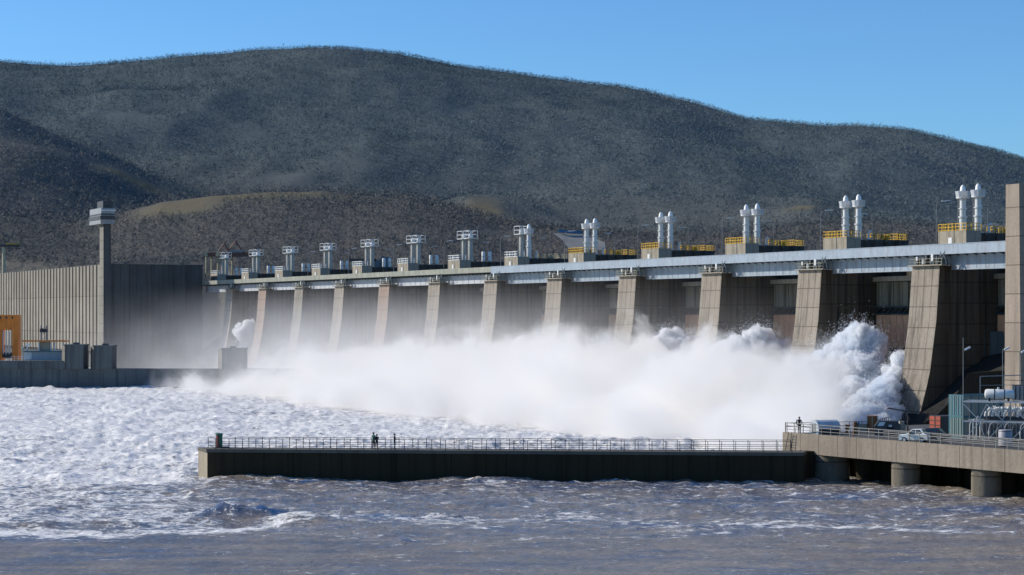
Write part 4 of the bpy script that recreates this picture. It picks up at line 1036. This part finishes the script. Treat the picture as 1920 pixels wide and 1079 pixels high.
# tall yard lamps
for k, (px_, Yl, top, sd_, lab) in enumerate(((1806, 205.5, 655, 1, 'tall thin yard lamp at the corner of the steel frame'), (1880, 215, 655, 1, 'yard lamp in front of the tall pillar'), (1912, 213, 660, 1, 'yard lamp at the right picture edge'))):
    q = onpf(px_, Yl); h_ = CH+(HZ-top)/F*Yl-DT
    l = thing('yard_lamp', lab, 'lamp', q, 0, 'tall lamps in the transformer yard')
    MB().bar((0, 0, 0), (0, 0, h_+(1.2 if k == 0 else 0)), .05, 6, .04).bar((0, 0, h_-.3), (.25*sd_, 0, h_-.05), .04, 4).build('pole', M['railgrey'], l)
    MB().prism([(.2, h_-.15), (.75, h_+.12), (.7, h_+.28), (.15, h_+.02)], 'y', -.13, .13).build('lamp_head', M['white'], l)
q = onpf(1768, 214); bc_ = thing('cable_boxes', 'low dark equipment boxes and cable reels in front of the red crate', 'boxes', q, R(-24))
each(MB().box(0, .7, 0, .5, 0, .35).box(1.0, 1.5, .1, .5, 0, .45), 'case', M['darkgrey'], bc_)
m = MB()
for k in range(9):
    x = 3+k*.75; m.lathe([(.2, 0), (.2, .25), (.08, .3), (.08, .5)], (x, -1.2+random.uniform(-.3, .3), 0), 8)
each(m, 'reel', M['grey'], bc_)

#@@PEOPLE
# ------------------------------------------------------------------ people
def person(label, loc, rz, top, arms='down', h=1.75, jacketlen=.80):
    """skeleton in metres, facing -y; legs, trunk and arms one skinned surface"""
    r = thing('person', label, 'person', loc, rz)
    V = []; E = []; Rr = []
    def v(p, rad): V.append(p); Rr.append(rad); return len(V)-1
    def ch(start, lst):
        k = start
        for p, rad in lst: j = v(p, rad); E.append((k, j)); k = j
        return k
    pel = v((0, 0, .93), .15)
    ch(pel, [((0, .01, 1.08), .135), ((0, .01, 1.25), .16), ((0, 0, 1.40), .15), ((0, 0, 1.47), .075), ((0, -.01, 1.53), .06), ((0, -.015, 1.60), .088), ((0, -.01, 1.68), .085), ((0, 0, 1.74), .05)])
    che = 3
    hands = []
    for s_ in (-1, 1):
        ch(pel, [((s_*.09, 0, .86), .10), ((s_*.10, -.02, .50), .068), ((s_*.11, .02, .12), .046), ((s_*.11, .02, .05), .05), ((s_*.12, -.13, .035), .038)])
        if arms == 'up' and s_ == 1: a = [((s_*.17, 0, 1.41), .07), ((s_*.27, -.12, 1.30), .05), ((s_*.22, -.26, 1.50), .036), ((s_*.20, -.28, 1.56), .03)]
        elif arms == 'front': a = [((s_*.17, 0, 1.41), .07), ((s_*.25, -.05, 1.14), .05), ((s_*.17, -.30, 1.10), .036), ((s_*.13, -.36, 1.10), .03)]
        elif arms == 'pocket': a = [((s_*.17, 0, 1.41), .075), ((s_*.29, .06, 1.14), .055), ((s_*.20, -.02, .93), .04), ((s_*.18, -.05, .88), .03)]
        else: a = [((s_*.17, 0, 1.41), .07), ((s_*.23, .02, 1.12), .05), ((s_*.24, -.05, .88), .036), ((s_*.24, -.06, .82), .03)]
        ch(che, a); hands.append((Vector(a[-1][0]), (Vector(a[-1][0])-Vector(a[-2][0])).normalized(), s_))
    me = bpy.data.meshes.new('body'); me.from_pydata(V, E, [])
    o = bpy.data.objects.new('body', me); COL.objects.link(o)
    sk = o.modifiers.new('s', 'SKIN')
    for k, rad in enumerate(Rr):
        me.skin_vertices[0].data[k].radius = (rad, rad*(.8 if 1.0 < V[k][2] < 1.45 else 1)); 
    me.skin_vertices[0].data[0].use_root = True
    sub = o.modifiers.new('u', 'SUBSURF'); sub.levels = 2; sub.render_levels = 2
    dg = bpy.context.evaluated_depsgraph_get(); ev = o.evaluated_get(dg); bm_ = bpy.data.meshes.new_from_object(ev)
    bpy.data.objects.remove(o); 
    import bmesh
    b_ = bmesh.new(); b_.from_mesh(bm_)
    for hpos, hd, s_ in hands:                # fingers and thumb
        side = hd.cross(Vector((0, 1, 0))); side = side.normalized() if side.length > .1 else Vector((1, 0, 0))
        curl = hd.cross(side).normalized()
        fm_ = MB()
        for k in range(4):
            base = hpos+hd*.05+side*((k-1.5)*.019); ln = (.06, .072, .068, .052)[k]
            fm_.path([base-hd*.05, base+hd*ln*.5, base+hd*ln*.85-curl*ln*.35, base+hd*ln*.9-curl*ln*.8], .009, 5)
        fm_.path([hpos, hpos+side*.035*s_+hd*.03, hpos+side*.04*s_+hd*.065], .010, 5)
        tmp = fm_.mesh('t', M['skin']); b_.from_mesh(tmp)
    b_.to_mesh(bm_); b_.free(); bm_.materials.clear()
    for k in ('skin', top, 'trousers', 'black'): bm_.materials.append(M[k])
    bm_.name = 'body'
    for p in bm_.polygons:
        z = p.center.z; x = abs(p.center.x); hand = any((p.center-hp).length < .14 and (p.center-hp).dot(hd_) > -.02 for hp, hd_, _ in hands)
        p.material_index = 0 if (z > 1.49 or hand) else (1 if (z > jacketlen+.05 or x > .19 and z > .5) else (3 if z < .10 else 2)); p.use_smooth = True
    link('body', bm_, r)
    MB().lathe([(.02, 1.765), (.07, 1.755), (.1, 1.70), (.102, 1.64), (.085, 1.585), (.05, 1.56)], (0, .018, 0), 12).build('hair', M['hair'], r, True)
    MB().box(-.045, -.02, -.108, -.095, 1.645, 1.655).box(.02, .045, -.108, -.095, 1.645, 1.655).box(-.025, .025, -.106, -.09, 1.575, 1.583).build('face', M['hair'], r)
    MB().lathe([(.018, 0), (.004, .03)], (0, -.115, 1.60), 6).build('nose', M['skin'], r)
    k = h*1.05/1.765; r.scale = (k, k, k); return r
def onwall(px, Y): q = P(px, HZ, Y); return Vector((q.x, Y, WT))
person('person in a green jacket with one raised hand on the river wall', onwall(700.5, 219.0), R(150), 'jacketgreen', 'up', 1.78)
person('person in dark clothes close to the right of the green jacket on the river wall', onwall(706.5, 218.7), R(200), 'jacketdark', 'front', 1.62)
person('person in dark clothes standing alone on the river wall near the railing', onwall(740, 218.7), R(100), 'jacketdark', 'front', 1.68)
person('person in a dark jacket, legs apart, on the platform corner left of the arched shed', pf(1.7, 1.0, DT)+Vector((0, 0, .004)), R(170), 'jacketdark', 'pocket', 1.78)
fr2 = thing('pole_tool', 'thin dark pole leaning at the railing left of the person on the platform', 'pole', P(1491.5, 812, 221.6)); fr2.location.z = DT
MB().bar((0, 0, 0), (.12, 0, 1.55), .03, 5).build('shaft', M['darkgrey'], fr2)

#@@SPRAY

from mathutils import noise as mn
def plume(name, label, blobs, drops=1500, vox=.42, amp=.62, fine=True, dscale=1.0, up=(0, 0, 1)):
    import bmesh
    b_ = bmesh.new()
    extra = []
    for px_, py_, Y_, r_ in blobs:
        for q_ in range(4):
            rr_ = r_*rng.uniform(.28, .55); dx_, dz_ = rng.normal(0, 1), abs(rng.normal(0, 1))
            k_ = F/Y_*r_*.95/max(.3, math.hypot(dx_, dz_)); extra.append((px_+dx_*k_, py_-dz_*k_*.8, Y_+rng.uniform(-1.5, 1.5), rr_))
    for px_, py_, Y_, r_ in blobs+extra:
        bmesh.ops.create_icosphere(b_, subdivisions=3, radius=r_, matrix=Matrix.Translation(P(px_, py_, Y_)))
    me = bpy.data.meshes.new(name); b_.to_mesh(me); b_.free()
    o = bpy.data.objects.new(name, me); COL.objects.link(o)
    rm = o.modifiers.new('r', 'REMESH'); rm.mode = 'VOXEL'; rm.voxel_size = vox
    dg = bpy.context.evaluated_depsgraph_get(); m2 = bpy.data.meshes.new_from_object(o.evaluated_get(dg)); bpy.data.objects.remove(o)
    nv = len(m2.vertices); c_ = np.empty(nv*3, np.float32); m2.vertices.foreach_get('co', c_); c_ = c_.reshape(-1, 3)
    nn = np.empty(nv*3, np.float32); m2.vertices.foreach_get('normal', nn); nn = nn.reshape(-1, 3)
    vox_ = vox; k1, k2, k3 = .45*dscale, 1.5*dscale, 4.2*dscale; d = np.empty(nv)
    for i_ in range(nv):
        v = Vector(c_[i_].tolist())
        v.z *= .7; d[i_] = (1-abs(mn.noise(v*k1))*2.4)*1.1+(1-abs(mn.noise(v*k2))*2.4)*.75+(1-abs(mn.noise(v*k3))*2.4)*.6-1.0
    c2 = c_+nn*(d*amp)[:, None]
    m2.vertices.foreach_set('co', c2.astype(np.float32).reshape(-1))
    m2.materials.clear(); m2.materials.append(M['sprayvol_shade' if 'blue' in label or 'tallest' in label else 'sprayvol']); m2.polygons.foreach_set('use_smooth', [True]*len(m2.polygons)); m2.update()
    drops *= 3
    if drops:
        pick = rng.integers(0, nv, drops); base = c2[pick]; n0 = nn[pick]; n0[:, 2] += .5
        ps = base+n0*rng.gamma(1.1, .5, (drops, 1))*amp*1.6+rng.normal(0, .25, (drops, 3))
        sz = rng.uniform(.012, .045, (drops, 1, 1))*dscale**-.7
        tet = np.array([(1, 1, 1), (-1, -1, 1), (-1, 1, -1), (1, -1, -1)], float)[None]*sz*rng.uniform(.6, 1.4, (drops, 4, 3))
        tv = (ps[:, None, :]+tet).reshape(-1, 3)
        f_ = np.array([(0, 1, 2), (0, 3, 1), (0, 2, 3), (1, 3, 2)])[None]+(np.arange(drops)*4)[:, None, None]
        mm = bpy.data.meshes.new('droplets'); raw_mesh(mm, tv.astype(np.float32), f_.reshape(-1, 3), 3); mm.materials.append(M['foam'])
    o = link(name, m2); tag(o, label, 'water spray', None, 'stuff')
    if drops: link('droplets', mm, o)
    return o
t = NT('churning white water'); c = t.coord()
fc = t.mix(t.ramp(t.noise(c, .9, 6, .7, .4), [(.36, 0), (.6, 1)]), (.60, .70, .88), (.93, .94, .96))  # pale blue mottling stands for shade in the white spray
t.set(fc, .8, 0, .2); t.bump(t.noise(c, 1.8, 6, .65, .3), .5, .25)
t.b.inputs['Subsurface Weight'].default_value = 0
M['foam'] = t.m
t = NT('dense spray'); t.t.nodes.remove(t.b)
vp = t.n('ShaderNodeVolumePrincipled'); vp.inputs['Color'].default_value = (.993, .995, .998, 1); vp.inputs['Density'].default_value = 2.0; vp.inputs['Anisotropy'].default_value = 0
t.t.links.new(vp.outputs[0], t.o.inputs['Volume']); M['sprayvol'] = t.m
t = NT('dense blue-shaded spray'); t.t.nodes.remove(t.b)
vp = t.n('ShaderNodeVolumePrincipled'); vp.inputs['Density'].default_value = 2.0; cc = t.coord()
t.put(vp.inputs['Color'], t.mix(t.ramp(t.noise(cc, .25, 3), [(.40, 0), (.6, 1)]), (.90, .95, .995), (.992, .995, .998)))  # blue parts paint the shadow tone into the white spray
t.t.links.new(vp.outputs[0], t.o.inputs['Volume']); M['sprayvol_shade'] = t.m
plume('water_plume', 'tallest burst of white spray, leaping between the two rightmost piers',
      [(1612, 648, 334, 2.9), (1634, 642, 333, 2.0), (1598, 636, 335, 1.7), (1622, 626, 334, 1.2), (1585, 668, 334, 3.0), (1558, 690, 336, 2.8), (1528, 697, 338, 2.4), (1503, 706, 340, 2.0),
       (1622, 676, 332, 3.2), (1636, 664, 332, 2.2), (1590, 705, 328, 3.2), (1620, 706, 327, 2.6), (1560, 725, 328, 3.2), (1600, 745, 322, 3.2), (1530, 735, 330, 3)], 6500, .24)
plume('water_plume', 'slanting sheet of white and blue-shaded water against the foot of the rightmost pier',
      [(1690, 672, 323, 1.1), (1687, 688, 322, 1.6), (1678, 708, 321, 1.9), (1668, 728, 319, 2.2), (1655, 748, 316, 2.6), (1640, 768, 313, 2.8), (1622, 790, 309, 2.8), (1600, 805, 306, 2.8), (1640, 735, 320, 1.6), (1655, 722, 321, 1.3), (1625, 750, 317, 1.8), (1610, 770, 313, 2.2), (1660, 780, 311, 2.2), (1650, 805, 306, 2.2)], 3600, .22, .5, 1.2)
plume('water_plume', 'broad burst of spray between the second and third piers from the right',
      [(1425, 652, 358, 3.0), (1415, 640, 358, 2.0), (1434, 637, 358, 1.4), (1390, 658, 358, 2.6), (1368, 668, 358, 2.4), (1350, 676, 358, 2.0), (1455, 660, 357, 2.2), (1400, 672, 362, 2.4), (1375, 682, 364, 2.2), (1350, 694, 365, 1.8), (1450, 676, 360, 2.6), (1470, 668, 360, 1.9), (1482, 655, 360, .9), (1330, 704, 364, 1.8), (1430, 700, 358, 3), (1380, 710, 360, 3), (1480, 690, 358, 2.4)], 5000, .25, .6)
plume('water_plume', 'rounded burst of spray between the third and fourth piers from the right',
      [(1257, 642, 386, 2.4), (1264, 632, 386, 1.6), (1246, 636, 386, 1.4), (1284, 648, 385, 2.2), (1228, 656, 386, 2.2), (1210, 666, 386, 2.0), (1240, 656, 392, 1.9), (1225, 668, 393, 1.6), (1275, 660, 391, 2.3), (1297, 656, 390, 1.5), (1304, 645, 391, .7), (1205, 680, 393, 1.7), (1190, 690, 393, 1.5), (1250, 682, 390, 3), (1290, 684, 388, 2.6), (1215, 694, 390, 2.6)], 5000, .25, .6)
plume('water_plume', 'pale burst of spray low between the fifth and sixth piers from the right',
      [(1005, 656, 446, 2.2), (975, 652, 446, 2.0), (1080, 668, 432, 1.8), (1060, 676, 432, 2.2), (1105, 676, 430, 2.0), (985, 660, 449, 2.0), (968, 664, 450, 1.9), (948, 672, 451, 1.7), (932, 682, 452, 1.7), (1015, 654, 447, 1.0), (980, 684, 446, 3.0), (1010, 690, 444, 2.6), (940, 695, 448, 2.6)], 2500, .3, .6)
plume('water_plume', 'small white cascade at the far left, between the two leftmost piers',
      [(466, 616, 626, 2.2), (455, 624, 626, 2.4), (462, 622, 632, 1.9), (450, 632, 632, 2.4), (440, 646, 632, 2.2), (468, 640, 631, 2.4), (462, 656, 630, 2.8), (466, 672, 628, 2.6), (462, 690, 626, 2.6), (450, 668, 630, 2.4)], 1200, .4, .7)
# drifting mist: hull that follows the cloud, density inside
mi = [-46, -38, -22, -8, 6, 20, 60, 110, 150, 190, 230, 262, 290, 330, 372]           # metres along the dam, left positive
mH = [.5, 6.0, 8.4, 9.6, 10.6, 11.6, 12.8, 12.4, 11.0, 9.0, 5.5, 1.5, 0, 0, 0]   # height of the dense cloud
mV = [0, 0, 0, 0, .05, .12, .45, .8, 1, 1, .85, .42, .16, .10, .10]                             # veil above it
MH0, MX0, MX1 = 16.0, -50.0, 380.0
dD = [-9, 0, 14, 30, 46, 56, 66]; dV = [.60, .88, 1.06, .92, .66, .42, 0]
ax = np.arange(-48, 377, 8.0); ay = np.arange(-8, 67, 6.0)
AX, AY = np.meshgrid(ax, ay)
hx = np.interp(AX, mi, mH); vx = np.interp(AX, mi, mV); hd = np.interp(AY, dD, dV)
top = np.where(AX > 14, 27.0, hx*hd+9.0)
top[0, :] *= 1; r_, c_n = AX.shape
vt = [(-AX[j, i_], -AY[j, i_], top[j, i_]) for j in range(r_) for i_ in range(c_n)]
vb = [(-AX[j, i_], -AY[j, i_], .35) for j in range(r_) for i_ in range(c_n)]
fs = []; N = r_*c_n
for j in range(r_-1):
    for i_ in range(c_n-1):
        q_ = (j*c_n+i_, j*c_n+i_+1, (j+1)*c_n+i_+1, (j+1)*c_n+i_); fs += [q_, tuple(N+k for k in q_[::-1])]
edge_ = [i_ for i_ in range(c_n)]+[j*c_n+c_n-1 for j in range(1, r_)]+[(r_-1)*c_n+i_ for i_ in range(c_n-2, -1, -1)]+[j*c_n for j in range(r_-2, 0, -1)]
for a, b_ in zip(edge_, edge_[1:]+edge_[:1]): fs.append((b_, a, N+a, N+b_))
hull = MB().add(vt+vb, fs)
t = NT('drifting mist'); t.t.nodes.remove(t.b)
c = t.coord(); s3 = t.sep(c)
u = t.math('DIVIDE', t.math('SUBTRACT', t.math('MULTIPLY', s3[0], -1), MX0), MX1-MX0, clamp=True)
u2 = t.math('DIVIDE', t.math('SUBTRACT', t.math('SUBTRACT', t.math('MULTIPLY', s3[0], -1), t.math('MULTIPLY', t.math('ADD', s3[1], 20), .9)), MX0), MX1-MX0, clamp=True)
hr = t.ramp(u2, [((a-MX0)/(MX1-MX0), b_/MH0) for a, b_ in zip(mi, mH)], 'LINEAR')
vr = t.ramp(u, [((a-MX0)/(MX1-MX0), b_) for a, b_ in zip(mi[4:], mV[4:])])
v_ = t.math('DIVIDE', t.math('ADD', t.math('MULTIPLY', s3[1], -1), 9), 75, clamp=True)
dr = t.ramp(v_, [((a+9)/75, b_) for a, b_ in zip(dD, dV)])
n0 = t.noise(t.map(c, (1, 1, .8), rot=(0, .5, 0)), .22, 5, .65, .4)
n1 = t.noise(t.map(c, (1, 1, 1.0), rot=(0, .35, 0)), .075, 6, .62, .5)
Hh = t.math('MULTIPLY', t.math('MULTIPLY', hr, MH0), dr)
Hn = t.math('ADD', Hh, t.math('ADD', t.math('MULTIPLY', t.math('SUBTRACT', n1, .5), 34.0), t.math('MULTIPLY', t.math('SUBTRACT', n0, .5), 9.0)))
dens = t.math('MULTIPLY', t.math('DIVIDE', t.math('SUBTRACT', Hn, s3[2]), t.math('MAXIMUM', 1.0, t.math('MULTIPLY', t.math('ADD', u2, .05), 9))), 1.0)
dens = t.math('MULTIPLY', t.math('MINIMUM', t.math('MAXIMUM', dens, 0), 1), .42)
dens = t.math('MULTIPLY', dens, t.math('MULTIPLY', dr, 3, clamp=True))
dens = t.math('MULTIPLY', dens, t.math('MULTIPLY', hr, 4, clamp=True))
n2 = t.math('MULTIPLY', t.math('SUBTRACT', n1, .36), 4.5, clamp=True)
veil = t.math('MULTIPLY', t.math('MULTIPLY', vr, n2), t.math('POWER', t.math('DIVIDE', t.math('SUBTRACT', 26.5, s3[2]), 24, clamp=True), 1.7))
dens = t.math('ADD', dens, t.math('MULTIPLY', t.math('MULTIPLY', veil, dr), .040))
cut = t.math('ADD', t.math('MULTIPLY', s3[0], -.592), t.math('MULTIPLY', s3[1], -.823))
cut = t.math('ADD', t.math('SUBTRACT', cut, 11.5), t.math('MULTIPLY', t.math('SUBTRACT', n1, .5), 22))
dens = t.math('MULTIPLY', dens, t.math('DIVIDE', cut, 7, clamp=True))
vs_ = t.n('ShaderNodeVolumePrincipled'); vs_.inputs['Color'].default_value = (.925, .913, .893, 1); vs_.inputs['Anisotropy'].default_value = .1
t.put(vs_.inputs['Density'], dens); t.t.links.new(vs_.outputs[0], t.o.inputs['Volume'])
M['mist'] = t.m
mo = hull.build('mist', M['mist'], None, False, (P0.x, P0.y, 0), RZ); tag(mo, 'thick white mist drifting along the foot of the spillway piers', 'mist', None, 'stuff')
